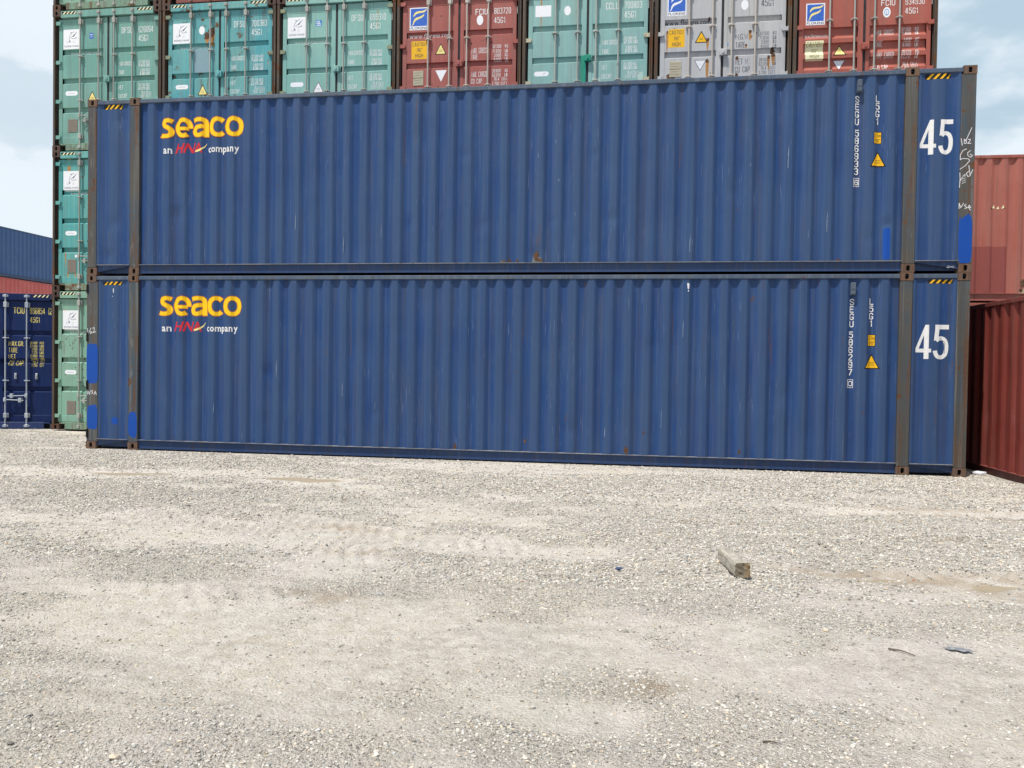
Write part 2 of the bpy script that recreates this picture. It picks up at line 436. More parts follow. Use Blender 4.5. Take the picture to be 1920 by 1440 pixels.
class Decal:
    """painted marks lying on a wall: 2-D (x,z) shapes wrapped on surface y = surf(x, z)"""
    def __init__(s, surf=None, cutx=None, cutz=None, off=0.003):
        s.surf = surf or (lambda x, z: 0 * x); s.cutx = cutx; s.cutz = cutz; s.off = off
        s.layers = []          # (V, F, mat index, lift)
    def shape(s, V, F, mi=0, lift=0):
        s.layers.append((np.asarray(V, float), F, mi, lift)); return s
    def poly(s, pts, mi=0, lift=0):
        return s.shape(pts, [tuple(range(len(pts)))], mi, lift)
    def rect(s, x0, z0, x1, z1, mi=0, lift=0):
        return s.poly([(x0, z0), (x1, z0), (x1, z1), (x0, z1)], mi, lift)
    def ellipse(s, cx, cz, rx, rz, mi=0, lift=0, n=24):
        return s.poly([(cx + rx * math.cos(2 * math.pi * i / n), cz + rz * math.sin(2 * math.pi * i / n)) for i in range(n)], mi, lift)
    def pill(s, x0, z0, x1, z1, mi=0, lift=0):
        r = (z1 - z0) / 2; cz = (z0 + z1) / 2
        p = [(x1 - r + r * math.cos(t), cz + r * math.sin(t)) for t in np.linspace(-math.pi / 2, math.pi / 2, 9)]
        p += [(x0 + r + r * math.cos(t), cz + r * math.sin(t)) for t in np.linspace(math.pi / 2, 1.5 * math.pi, 9)]
        return s.poly(p, mi, lift)
    def frame(s, x0, z0, x1, z1, t, mi=0, lift=0):
        s.rect(x0, z0, x1, z0 + t, mi, lift); s.rect(x0, z1 - t, x1, z1, mi, lift)
        s.rect(x0, z0 + t, x0 + t, z1 - t, mi, lift); s.rect(x1 - t, z0 + t, x1, z1 - t, mi, lift)
        return s
    def strip(s, pts, t, closed, mi, lift):
        n = len(pts); P = [np.array(p, float) for p in pts]; L, Rr = [], []
        for i in range(n):
            a = P[i - 1] if (i or closed) else None
            b = P[(i + 1) % n] if (i < n - 1 or closed) else None
            d0 = (P[i] - a) if a is not None else (b - P[i]); d1 = (b - P[i]) if b is not None else (P[i] - a)
            d0 = d0 / (np.linalg.norm(d0) + 1e-9); d1 = d1 / (np.linalg.norm(d1) + 1e-9)
            n0 = np.array([-d0[1], d0[0]]); n1 = np.array([-d1[1], d1[0]])
            m = n0 + n1; m = m / (np.linalg.norm(m) + 1e-9)
            k = min(1.5, 1.0 / max(0.3, float(m @ n0)))
            L.append(P[i] + m * t / 2 * k); Rr.append(P[i] - m * t / 2 * k)
        k = n if closed else n - 1
        s.shape(L + Rr, [(i, (i + 1) % n, n + (i + 1) % n, n + i)[::-1] for i in range(k)], mi, lift)
    def stencil(s, st, x0, z0, x1, z1, mi=0, lift=0, k=0.17):
        h = z1 - z0; t = k * h; cap = 0.225 if len(st) > 1 or h < 0.3 else 0.5
        tot = sum(SFW.get(ch, 1.0) for ch in st); n = len(st)
        gap = min(1.25 * t, 0.24 * (x1 - x0) / max(n, 1)) if n > 1 else 0
        u = (x1 - x0 - gap * (n - 1)) / tot
        t = min(t, cap * u)
        x = x0
        for ch in st:
            w = SFW.get(ch, 1.0) * u
            for i, (kind, pts) in enumerate(SF.get(ch, [])):
                q = [(x + t / 2 + a * max(w - t, 0.001), z0 + t / 2 + b * (h - t)) for a, b in pts]
                if kind != 'o':      # square pen ends
                    for e, f in ((0, 1), (-1, -2)):
                        v = np.array(q[e]) - np.array(q[f]); v = v / (np.linalg.norm(v) + 1e-9) * t * 0.3
                        q[e] = (q[e][0] + v[0], q[e][1] + v[1])
                s.strip(q, t, kind == 'o', mi, lift + i * 0.0003)
            x += w + gap
        return s
    def text(s, st, x0, z0, x1, z1, mi=0, lift=0, bold=0, gap=0.09, mono=0.0, shear=0.0):
        if bold < 2 and all(ch in SF or ch == ' ' for ch in st):
            return s.stencil(st, x0, z0, x1, z1, mi, lift, (0.118, 0.150)[bold])
        V, F = text2d(st, bold, gap, mono)
        lo, hi = V.min(0), V.max(0)
        U = (V - lo) / (hi - lo)
        P = np.stack([x0 + U[:, 0] * (x1 - x0) + shear * U[:, 1] * (z1 - z0), z0 + U[:, 1] * (z1 - z0)], 1)
        return s.shape(P, F, mi, lift)
    def stroke(s, pts, w, mi=0, lift=0):
        pts = [np.array(p, float) for p in pts]
        for a, b in zip(pts[:-1], pts[1:]):
            d = b - a; L = np.hypot(*d)
            if L < 1e-6: continue
            d /= L; n = np.array([-d[1], d[0]]) * w / 2
            e = d * w * 0.3
            s.poly([a - e - n, b + e - n, b + e + n, a - e + n], mi, lift); lift += 0.00003
        return s
    def triangle(s, cx, z0, z1, w, edge=1, fill=0, lift=0):
        """rounded upright warning triangle, dark border and fill"""
        def tri(k):
            a, b, c = np.array((cx - w / 2, z0)), np.array((cx + w / 2, z0)), np.array((cx, z1))
            g = (a + b + c) / 3
            pts = []
            for p, q, r in ((a, c, b), (b, a, c), (c, b, a)):
                p, q, r = [g + (t - g) * k for t in (p, q, r)]
                pts += [p + (q - p) * 0.07, p + (q - p) * 0.015 + (r - p) * 0.015, p + (r - p) * 0.07]
            return pts
        s.poly(tri(1.0), edge, lift); s.poly(tri(0.80), fill, lift + 0.001)
        return s
    def build(s, name, mats, parent):
        mb = MB()
        for V, F, mi, lift in s.layers:
            bm = bmesh.new()
            vs = [bm.verts.new((p[0], 0, p[1])) for p in V]
            for f in F:
                try: bm.faces.new([vs[i] for i in f])
                except ValueError: pass
            for cuts, ax in ((s.cutx, 0), (s.cutz, 1)):
                if cuts is None: continue
                lo, hi = V[:, ax].min(), V[:, ax].max()
                no = (1, 0, 0) if ax == 0 else (0, 0, 1)
                for c in cuts:
                    if lo < c < hi:
                        co = (c, 0, 0) if ax == 0 else (0, 0, c)
                        bmesh.ops.bisect_plane(bm, geom=list(bm.verts) + list(bm.edges) + list(bm.faces), plane_co=co, plane_no=no, dist=1e-6)
            bm.verts.index_update()
            if not len(bm.verts):
                bm.free(); continue
            P = np.array([v.co[:] for v in bm.verts])
            y = np.asarray(s.surf(P[:, 0], P[:, 2]), float) - 0.28 * (s.off + lift)
            fs = []
            for f in bm.faces:
                f.normal_update()
                idx = [v.index for v in f.verts]
                if f.normal.y > 0: idx.reverse()
                fs.append(tuple(idx))
            mb.add(list(zip(P[:, 0], y, P[:, 2])), fs, mi)
            bm.free()
        return mb.build(name, mats, parent)

# ------------------------------------------------------------------ corrugated sheet
def rounded(pts, r):
    out = [pts[0]]
    for p, c, q in zip(pts[:-2], pts[1:-1], pts[2:]):
        p, c, q = map(np.array, (p, c, q))
        a = c + (p - c) / np.linalg.norm(p - c) * min(r, np.linalg.norm(p - c) * 0.48)
        b = c + (q - c) / np.linalg.norm(q - c) * min(r, np.linalg.norm(q - c) * 0.48)
        out += [tuple(a), tuple(0.25 * a + 0.5 * c + 0.25 * b), tuple(b)]
    out.append(pts[-1])
    return out

def corr_profile(x0, x1, centre, pitch=0.2797, out=0.088, slope=0.058, depth=0.038, r=0.008):
    """sheet line (x, depth) from x0 to x1, with an outer flat centred on `centre`"""
    k0 = math.ceil((x0 + out / 2 + slope - centre) / pitch)
    k1 = math.floor((x1 - out / 2 - slope - centre) / pitch)
    inner = pitch - out - 2 * slope
    pts = [(x0, 0.0)]
    first = centre + k0 * pitch - out / 2 - slope
    if first - inner - slope > x0 + 0.02:
        pts += [(first - inner - slope, 0.0), (first - inner, depth), (first, depth)]
    else:
        pts[0] = (x0, depth); 
        if first > x0 + 0.01: pts.append((first, depth))
    for k in range(k0, k1 + 1):
        c = centre + k * pitch
        pts += [(c - out / 2, 0.0), (c + out / 2, 0.0), (c + out / 2 + slope, depth)]
        nx = c + pitch - out / 2 - slope
        if k < k1: pts.append((nx, depth))
    e = pts[-1][0] + inner
    if e + slope < x1 - 0.02:
        pts += [(e, depth), (e + slope, 0.0), (x1, 0.0)]
    elif pts[-1][0] < x1 - 0.01:
        pts.append((x1, depth))
    return rounded(pts, r)

def sheet(prof, z0, z1, axis='x', at=0.0, sign=1, rows=1, dents=None):
    """corrugated wall: axis 'x' -> wall in xz plane at y=at+sign*depth; axis 'y' -> wall in yz plane at x=at+sign*depth"""
    P = np.array(prof)
    zz = np.linspace(z0, z1, rows + 1)
    n = len(P)
    vs, fs = [], []
    for z in zz:
        d = P[:, 1].copy()
        if dents:
            for (dx, dz, rad, dep) in dents:
                d += dep * np.exp(-((P[:, 0] - dx) ** 2 + (z - dz) ** 2) / rad ** 2)
        for i in range(n):
            vs.append((P[i, 0], at + sign * d[i], z) if axis == 'x' else (at + sign * d[i], P[i, 0], z))
    flip = (axis == 'x' and sign < 0) or (axis == 'y' and sign > 0)
    for r in range(rows):
        for i in range(n - 1):
            f = (r * n + i, r * n + i + 1, (r + 1) * n + i + 1, (r + 1) * n + i)
            fs.append(f[::-1] if flip else f)
    mb = MB(); mb.add(vs, fs, 0, True)
    mx = max(1e-4, P[:, 1].max())
    mb.rib = np.tile(np.clip(1 - P[:, 1] / mx, 0, 1), rows + 1)
    return mb

# ------------------------------------------------------------------ corner casting with blind hand holes painted dark inside
def casting_mb(x0, z0, sx, y0=0.0, w=0.178, d=0.162, h=0.118, mirror_side=True):
    """block from (x0, y0, z0); hole in the front (-y) face and in the outer x face. sx=-1: outer face at x0, +1: at x0+w"""
    mb = MB()
    def face(org, ux, uz, W, H, cx, cz, rx, rz, inward):
        # rectangular face with an oblong hole, hole walls pushed inward
        n = 16
        loop = []
        for i in range(n):
            t = 2 * math.pi * (i + 0.5) / n
            e = 0.55
            loop.append((cx + rx * math.copysign(abs(math.cos(t)) ** e, math.cos(t)) * 1.0, cz + rz * math.copysign(abs(math.sin(t)) ** e, math.sin(t))))
        cor = [(W, H), (0, H), (0, 0), (W, 0)]
        def P(u, v, k=0.0): return tuple(Vector(org) + Vector(ux) * u + Vector(uz) * v + Vector(inward) * k)
        vs = [P(*c) for c in cor] + [P(*l) for l in loop] + [P(*l, 0.03) for l in loop] + [P(*l, 0.055) for l in loop]
        fs = []
        q = n // 4
        for c in range(4):
            for i in range(c * q, c * q + q - 1):
                fs.append((c, 4 + i + 1, 4 + i))
            j = (c * q + q - 1)
            fs.append((c, 4 + (j + 1) % n, 4 + j))
            fs.append((c, (c + 1) % 4, 4 + (j + 1) % n))
        fs2 = [(4 + i, 4 + (i + 1) % n, 4 + n + (i + 1) % n, 4 + n + i) for i in range(n)]
        fs3 = [(4 + n + i, 4 + n + (i + 1) % n, 4 + 2 * n + (i + 1) % n, 4 + 2 * n + i) for i in range(n)] + [tuple(4 + 2 * n + i for i in range(n))]
        nrm = Vector(ux).cross(Vector(uz))
        if nrm.dot(Vector(inward)) > 0:
            fs = [f[::-1] for f in fs]
        mb.add(vs, fs, 0); mb.add(vs, fs2, 0); mb.add(vs, fs3, 1)
    x1, y1, z1 = x0 + w, y0 + d, z0 + h
    face((x0, y0, z0), (1, 0, 0), (0, 0, 1), w, h, w / 2 , h / 2, 0.026, 0.040, (0, 1, 0))
    if sx < 0: face((x0, y0, z0), (0, 1, 0), (0, 0, 1), d, h, d / 2, h / 2, 0.025, 0.038, (1, 0, 0))
    else: face((x1, y0, z0), (0, 1, 0), (0, 0, 1), d, h, d / 2, h / 2, 0.025, 0.038, (-1, 0, 0))
    xo = x1 if sx < 0 else x0
    mb.add([(xo, y0, z0), (xo, y1, z0), (xo, y1, z1), (xo, y0, z1)], [(0, 1, 2, 3)], 0)
    mb.add([(x0, y1, z0), (x1, y1, z0), (x1, y1, z1), (x0, y1, z1)], [(3, 2, 1, 0)], 0)
    mb.add([(x0, y0, z0), (x1, y0, z0), (x1, y1, z0), (x0, y1, z0)], [(3, 2, 1, 0)], 0)
    mb.add([(x0, y0, z1), (x1, y0, z1), (x1, y1, z1), (x0, y1, z1)], [(0, 1, 2, 3)], 0)
    return mb

W = 2.438
def hazard(parent, x0, z0, x1, z1, y=0.0, n=4, pale=False, surf=None, cutx=None):
    d = Decal(surf or (lambda x, z: y + 0 * x), cutx=cutx, off=0.004)
    d.rect(x0, z0, x1, z1, 1)
    w = (x1 - x0) / n; h = z1 - z0
    for i in range(n):
        a = x0 + i * w + 0.02
        d.poly([(a, z0), (a + w * 0.42, z0), (min(a + w * 0.42 + h * 0.9, x1), z1), (min(a + h * 0.9, x1), z1)], 0, 0.001)
    return d.build('hazard_stripe', [M['cream'] if pale else M['yellow'], M['black']], parent)

# ------------------------------------------------------------------ long-side container (side wall faces local -y)
BAYS = {}
def side_container(name, label, L, H, loc, rz, mats, group=None, iso45=False, centre=None, wide=None, rows=1, dents=None, cast=None):
    t = thing(name, label, 'shipping container', loc, rz, group)
    body, rail, base, post = mats
    cast = cast or M['casting']
    lw, rw = wide or (0.178, 0.178)
    cx = centre if centre is not None else lw + 0.2
    bays = []
    posts = [(0.0, lw), (L - rw, L)]
    if iso45:
        posts += [(0.762, 0.940), (L - 0.940, L - 0.762)]
        bays = [(0.94, L - 0.94)]
    else:
        bays = [(lw, L - rw)]
    prof = None
    SY = 0.014
    for a, b in bays:
        prof = corr_profile(a, b, cx)
        sheet(prof, 0.165, H - 0.084, at=SY, rows=rows, dents=dents).build('side_panel', body, t)
    if iso45:
        for a, b in ((lw, 0.762), (L - 0.762, L - rw)):
            w = b - a
            pr = rounded([(a, 0.0), (a + 0.03, 0.0), (a + 0.06, 0.016), (a + w * 0.30, 0.016), (a + w * 0.36, 0.001), (a + w * 0.62, 0.001),
                          (a + w * 0.68, 0.016), (b - 0.06, 0.016), (b - 0.03, 0.0), (b, 0.0)], 0.02)
            BAYS[(t.name, a > 1)] = pr
            ds = [d_ for d_ in (dents or []) if a < d_[0] < b]
            sheet(pr, 0.165, H - 0.084, at=SY, rows=rows, dents=ds).build('end_bay_panel', body, t)
    for i, (a, b) in enumerate(posts):
        mb = MB()
        z0, z1 = 0.118, H - 0.118
        mb.cbox(a + 0.003, b - 0.003, 0.004, 0.10, z0, z1, 0.008)
        o = mb.build('corner_post' if i < 2 else 'intermediate_post', post, t)
        if (i == 0 and lw > 0.2) or (i == 1 and rw > 0.2):
            for zz in (0.25, 1.06, 1.86, 2.66):
                n = MB(); xx = a - 0.001 if i == 0 else b - 0.035
                n.box(xx, xx + 0.036, -0.001, 0.02, zz - 0.07, zz + 0.07)
                n.box(xx + (0.0 if i == 1 else 0.03), xx + (0.0 if i == 1 else 0.03) + 0.006, -0.010, 0.0, zz - 0.08, zz + 0.08)
                n.build('lashing_recess', M['hole'], o)  # solid dark box painted in place of the notch's shade
        cw = 0.178
        xs = a if i == 0 else (b - cw if i == 1 else a)
        for zc in (0.0, H - 0.118):
            casting_mb(xs, zc, -1 if i in (0, 2) else 1, 0.0).build('corner_casting', [cast, M['hole']], t, bevel=0.006)
    # rear frame
    for a in (0.0, L - 0.16):
        mb = MB(); mb.box(a, a + 0.16, W - 0.12, W, 0.118, H - 0.118)
        mb.build('corner_post', post, t)
        for zc in (0.0, H - 0.118):
            MB().box(a - 0.0 if a == 0 else a - 0.018, a + 0.178 if a == 0 else a + 0.16, W - 0.162, W + 0.003, zc, zc + 0.118).build('corner_casting', [cast], t, bevel=0.006)
    # rails
    segs = [(0.178, L - 0.178)] if not iso45 else [(0.178, 0.762), (0.94, L - 0.94), (L - 0.762, L - 0.178)]
    tr = MB(); br = MB(); lg = MB()
    for a, b in segs:
        tr.cbox(a, b, 0.004, 0.07, H - 0.086, H - 0.024, 0.006)
    for a, b in segs:
        lg.box(a, b, -0.002, 0.055, 0.157, 0.166)              # worn ledge; its pale material also carries the sunlit line
        short = iso45 and (b - a) < 1
        if short:
            br.box(a, b, 0.10, 0.106, 0.03, 0.157)
            br.prism([(a, 0.05), (b, 0.14), (b, 0.157), (a, 0.157)] if a < 1 else [(a, 0.14), (b, 0.05), (b, 0.157), (a, 0.157)], 0.03, 0.04)
        else:
            br.box(a, b, 0.034, 0.040, 0.030, 0.157)         # web
            br.box(a, b, 0.012, 0.055, 0.020, 0.028)         # lower flange
    tr.build('top_rail', rail, t)
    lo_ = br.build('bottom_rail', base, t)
    lg.build('rail_ledge', M['ledge'] if iso45 else rail, lo_)
    MB().box(0.17, L - 0.17, W - 0.07, W, H - 0.084, H - 0.024).box(0.17, L - 0.17, W - 0.06, W, 0.02, 0.166).build('rear_rail', rail, t)
    # roof, floor, ends, back
    MB().box(0.06, L - 0.06, 0.05, W - 0.05, H - 0.045, H - 0.03).build('roof', body, t)
    MB().box(0.06, L - 0.06, 0.11, W - 0.08, 0.06, 0.16).build('floor', M['black'], t)
    for xx, sg in ((0.03, 1), (L - 0.03, -1)):
        pr = corr_profile(0.1, W - 0.12, 0.32, 0.25, 0.11, 0.02, 0.045)
        sheet(pr, 0.16, H - 0.08, axis='y', at=xx, sign=sg).build('end_wall', body, t)
        MB().box(min(xx, xx - 0.02 * sg), max(xx, xx + 0.06 * sg), 0.1, W - 0.12, 0.02, 0.16).box(min(xx, xx - 0.02 * sg), max(xx, xx + 0.06 * sg), 0.1, W - 0.12, H - 0.09, H - 0.025).build('end_rail', rail, t)
    pr = corr_profile(0.16, L - 0.16, cx)
    sheet(pr, 0.166, H - 0.084, at=W - 0.01, sign=-1).build('rear_side_panel', body, t)
    return t, prof, SY

def surf_of(prof, SY):
    P = np.array(prof)
    return lambda x, z: np.interp(x, P[:, 0], P[:, 1]) + SY

# ------------------------------------------------------------------ the two blue 45 ft containers
def blue_container(upper):
    H = 2.896
    L = 13.716
    z0 = H if upper else 0.0
    if upper:
        loc, wide, centre = (0.009, -0.002, H), (0.168, 0.200), 1.135
        dents = [(6.39, 1.83, .06, .014), (8.40, 1.80, .06, .014), (8.66, .82, .09, .018), (6.70, .75, .08, .016), (7.77, .81, .05, .015), (5.52, .79, .07, .012),
                 (1.605, 1.0, .12, .02), (.47, .85, .10, .02), (.37, .31, .08, .02), (.58, 2.55, .10, .015), (7.53, .31, .08, .02), (12.57, .69, .05, .03), (12.36, .5, .1, .01), (10.4, 1.2, .1, .01)]
        lab = 'upper of the two long blue containers, number 586933, chalk scrawls on its right post'
    else:
        loc, wide, centre = (0, 0, 0), (0.215, 0.178), 1.115
        dents = [(3.2, 1.3, .1, .012), (5.0, .7, .12, .012), (9.3, 1.8, .1, .012), (8.1, .5, .1, .015), (11.2, 1.1, .12, .012), (1.9, .9, .1, .01)]
        lab = 'lower of the two long blue containers, standing on the gravel, with number 586297'
    rg = random.Random(3 if upper else 4)
    dents = dents + [(rg.uniform(1.2, 12.6), rg.uniform(.3, 2.6), rg.uniform(.08, .35), rg.uniform(.003, .009)) for _ in range(30)]
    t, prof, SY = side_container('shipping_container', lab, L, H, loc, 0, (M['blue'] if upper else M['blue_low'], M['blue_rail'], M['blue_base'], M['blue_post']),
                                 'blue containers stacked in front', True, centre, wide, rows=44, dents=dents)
    S = surf_of(prof, SY); cut = [p[0] for p in prof]
    dx = -0.009 if upper else 0.0
    def Z(z): return z - z0
    def D(surf=S, cx=cut): return Decal(surf, cutx=cx, off=0.004)
    # trade lettering
    if upper: a = (1.304, 2.755, 5.125, 5.445)
    else: a = (1.295, 2.749, 2.222, 2.543)
    d = D()
    def arc(cx, cz, rx, rz, a0, a1, n=22):
        return [(cx + rx * math.cos(R(t)), cz + rz * math.sin(R(t))) for t in np.linspace(a0, a1, n)]
    # letter spines in units of the x-height, with stroke widths along them
    TH, TV = 0.232, 0.185          # stroke at the sides / at top and bottom
    def wid(p, q):
        dxx, dzz = abs(q[0] - p[0]), abs(q[1] - p[1])
        k = dxx / (math.hypot(dxx, dzz) + 1e-9)
        return TH * (1 - k) + TV * k
    def curve(pts, n=40):
        pts = [np.array(p, float) for p in pts]; out = []
        for i in range(len(pts) - 1):
            p0, p1, p2, p3 = pts[max(i - 1, 0)], pts[i], pts[i + 1], pts[min(i + 2, len(pts) - 1)]
            for t in np.linspace(0, 1, max(2, n // (len(pts) - 1)), endpoint=False):
                out.append(tuple(0.5 * (2 * p1 + (p2 - p0) * t + (2 * p0 - 5 * p1 + 4 * p2 - p3) * t ** 2 + (3 * p1 - p0 - 3 * p2 + p3) * t ** 3)))
        return out + [tuple(pts[-1])]
    LET = [
        (0.000, [curve([(.600, .845), (.50, .885), (.37, .895), (.24, .86), (.185, .74), (.25, .615), (.40, .525), (.53, .42), (.565, .27), (.47, .135), (.30, .100), (.13, .115), (.035, .16)])]),
        (0.760, [curve([(.16, .455), (.40, .455), (.66, .455)]) , arc(.435, .5, .325, .40, -3, 302, 40)]),
        (1.635, [curve([(.09, .845), (.24, .885), (.43, .90), (.59, .86), (.675, .74), (.695, .55), (.695, .02)]), curve([(.61, .555), (.43, .545), (.25, .50), (.145, .38), (.135, .24), (.21, .13), (.35, .105), (.49, .15), (.61, .25)])]),
        (2.480, [arc(.450, .5, .335, .40, 47, 313, 36)]),
        (3.285, [arc(.455, .5, .345, .40, 0, 360, 44)]),
    ]
    TOT = 3.285 + 0.93
    sx = (a[1] - a[0]) / TOT; sz = (a[3] - a[2])
    for extra, mi, lift in ((0.035, 1, 0.0), (0.0, 0, 0.0012)):
        for x0, strokes in LET:
            for si, sp in enumerate(strokes):
                n_ = len(sp); Lf, Rt = [], []
                closed = abs(sp[0][0] - sp[-1][0]) + abs(sp[0][1] - sp[-1][1]) < 1e-6
                for i, p in enumerate(sp):
                    q0 = sp[i - 1] if i else (sp[-2] if closed else sp[0]); q1 = sp[i + 1] if i < n_ - 1 else (sp[1] if closed else sp[-1])
                    tx, tz = q1[0] - q0[0], q1[1] - q0[1]; l = math.hypot(tx, tz)
                    w = wid(q0, q1) / 2 + extra
                    if len(strokes) == 2 and x0 == 0.760 and si == 0: w = 0.075 + extra
                    ex = 0.0
                    px_, pz_ = p
                    if extra and not closed and i in (0, n_ - 1):
                        sg = -1 if i == 0 else 1
                        px_ += sg * tx / l * extra; pz_ += sg * tz / l * extra
                    Lf.append((px_ - tz / l * w, pz_ + tx / l * w)); Rt.append((px_ + tz / l * w, pz_ - tx / l * w))
                pts = [(a[0] + dx + (x0 + p[0]) * sx, Z(a[2]) + p[1] * sz) for p in Lf + Rt]
                fs = [(i, i + 1, n_ + i + 1, n_ + i) for i in range(n_ - 1)]
                d.shape(pts, fs, mi, lift + si * 0.0004)
    d.build('trade_lettering', [M['logo_yellow'], M['logo_edge']], t)
    b = (1.361, 4.868, 4.957) if upper else (1.358, 1.962, 2.047)
    d = D()
    d.text('an', b[0] + dx, Z(b[1]), b[0] + 0.148 + dx, Z(b[2]) - 0.002, 0, 0, 1)
    d.text('company', 2.14 + dx, Z(b[1] - 0.03), 2.668 + dx, Z(b[2]), 0, 0, 1)
    h0, h1 = Z(b[1] + 0.006), Z(b[1] + 0.165)
    x = 1.553 + dx
    for ch, w in (('H', 0.165), ('N', 0.185), ('A', 0.17)):
        d.text(ch, x, h0, x + w * 0.86, h1, 1, 0.0, 2, shear=0.34 if ch != 'A' else 0.1); x += w
    sw = [(0, 0), (.05, .012), (.10, .035), (.15, .075), (.19, .128)]
    x = 1.925 + dx; zz = h0 + 0.018
    up = [(x + p[0], zz + p[1] + w) for p, w in zip(sw, (.016, .018, .017, .012, .004))]
    dn = [(x + p[0], zz + p[1] - w) for p, w in zip(sw, (.010, .016, .017, .012, .004))]
    for i in range(4):
        d.poly([dn[i], dn[i + 1], up[i + 1], up[i]], 2, 0.0012)
    d.build('company_lettering', [M['white'], M['red'], M['paleyellow']], t)
    # numbers
    d = D()
    if upper: segs = [('SEGU', 12.115, 5.434, 5.007), ('586933', 12.12, 4.953, 4.294), ('6', 12.127, 4.238, 4.147)]; col2 = ('L5G1', 12.392, 5.433, 5.002)
    else: segs = [('SEGU', 12.11, 2.525, 2.104), ('586297', 12.105, 2.054, 1.404), ('0', 12.11, 1.337, 1.25)]; col2 = ('L5G1', 12.375, 2.534, 2.111)
    for st, x, zt, zb in segs + [col2]:
        n = len(st); st_h = (zt - zb) / n
        for i, ch in enumerate(st):
            w = 0.060 if ch not in '1' else 0.036
            xo = 0.0 if ch != '1' else 0.015
            d.text(ch, x + xo + dx, Z(zt - (i + 1) * st_h + 0.006), x + xo + w + dx, Z(zt - i * st_h - 0.006), 0, 0, 1)
    x, zt, zb = segs[2][1:]
    d.frame(x - 0.014 + dx, Z(zb - 0.018), x + 0.070 + dx, Z(zt + 0.018), 0.007)
    d.build('container_number', M['white'], t)
    # height sticker and warning triangle
    z1 = 4.905 if upper else 2.005
    xs = 12.374 if upper else 12.357
    d = D()
    d.rect(xs + dx, Z(z1 - 0.168), xs + 0.116 + dx, Z(z1), 1)
    d.rect(xs + 0.008 + dx, Z(z1 - 0.160), xs + 0.108 + dx, Z(z1 - 0.008), 0, 0.001)
    d.text('2.9m', xs + 0.013 + dx, Z(z1 - 0.075), xs + 0.103 + dx, Z(z1 - 0.024), 1, 0.002)
    d.text('9\'6"', xs + 0.020 + dx, Z(z1 - 0.148), xs + 0.097 + dx, Z(z1 - 0.098), 1, 0.002)
    d.build('height_sticker', [M['yellow'], M['black']], t)
    zt, zb, cx, w = (4.632, 4.408, 12.442, 0.225) if upper else (1.733, 1.510, 12.424, 0.222)
    d = D()
    d.triangle(cx + dx, Z(zb), Z(zt), w)
    for k in range(2):
        d.rect(cx - 0.04 + dx, Z(zb + 0.055 + k * 0.03), cx + 0.04 + dx, Z(zb + 0.062 + k * 0.03), 1, 0.002)
    d.build('warning_triangle', [M['yellow'], M['black']], t)
    # ventilator
    vx, vz = (12.130, 5.565) if upper else (12.108, 2.665)
    v = MB(); v.cbox(vx + dx, vx + 0.068 + dx, -0.012, 0.06, Z(vz - 0.085), Z(vz + 0.085), 0.006)
    v.box(vx - 0.012 + dx, vx + 0.080 + dx, 0.0, 0.055, Z(vz - 0.095), Z(vz - 0.086))
    v.box(vx + 0.004 + dx, vx + 0.064 + dx, -0.016, -0.011, Z(vz - 0.012), Z(vz - 0.004))
    v.build('vent_cover', M['blue_rail'], t)
    # the 45 in the right end bay
    bl, brr = np.array(BAYS[(t.name, False)]), np.array(BAYS[(t.name, True)])
    bcut = [p[0] for p in bl] + [p[0] for p in brr]
    flat = lambda x, z: np.where(x < 5, np.interp(x, bl[:, 0], bl[:, 1]), np.interp(x, brr[:, 0], brr[:, 1])) + SY
    if upper: g = ((12.994, 13.210, 4.562, 5.052), (13.242, 13.435, 4.558, 5.050))
    else: g = ((13.010, 13.215, 1.664, 2.150), (13.236, 13.450, 1.660, 2.151))
    d = Decal(flat, cutx=bcut, off=0.004)
    q4, q5 = g
    def U(q, pts): return [(q[0] + dx + u * (q[1] - q[0]), Z(q[2] + v * (q[3] - q[2]))) for u, v in pts]
    d.poly(U(q4, [(.54, 0), (.84, 0), (.84, 1), (.62, 1), (.54, .91)]))
    d.poly(U(q4, [(0, .30), (.21, .30), (.54, .70), (.54, .91)]))
    d.poly(U(q4, [(0, .19), (.54, .19), (.54, .30), (0, .30)]))
    d.poly(U(q4, [(.84, .19), (1, .19), (1, .30), (.84, .30)]))
    d.poly(U(q5, [(.13, .87), (1, .87), (1, 1), (.13, 1)]))
    d.poly(U(q5, [(.13, .87), (.06, .53), (.34, .60), (.40, .87)]))
    def cr(pts, n=6):
        pts = [np.array(p) for p in pts]; o = []
        for i in range(len(pts) - 1):
            p0, p1, p2, p3 = pts[max(i - 1, 0)], pts[i], pts[i + 1], pts[min(i + 2, len(pts) - 1)]
            for t_ in np.linspace(0, 1, n, endpoint=False):
                o.append(tuple(0.5 * (2 * p1 + (p2 - p0) * t_ + (2 * p0 - 5 * p1 + 4 * p2 - p3) * t_ ** 2 + (3 * p1 - p0 - 3 * p2 + p3) * t_ ** 3)))
        return o + [tuple(pts[-1])]
    d.strip(U(q5, cr([(.20, .535), (.34, .595), (.52, .61), (.72, .57), (.84, .46), (.86, .31), (.80, .16), (.64, .075), (.46, .06), (.28, .09), (.165, .18), (.14, .25)])), 0.056, False, 0, 0.0005)
    if not upper:
        d.stroke([(13.33, 1.96), (13.40, 1.90), (13.395, 1.74)], 0.006, 1, 0.001)
    d.build('size_number', [M['white'], M['ink']], t)
    if upper: hz = ((0.294, 5.625, 0.635, 5.697), (13.045, 5.622, 13.387, 5.696))
    else: hz = ((0.288, 2.727, 0.631, 2.780), (13.148, 2.738, 13.484, 2.792))
    for x0, a0, x1, a1 in hz:
        hazard(t, x0 + dx, Z(a0), x1 + dx, Z(a1), surf=flat, cutx=bcut)
    # chalk and touched-up paint on posts
    pf = lambda x, z: 0 * x + 0.004
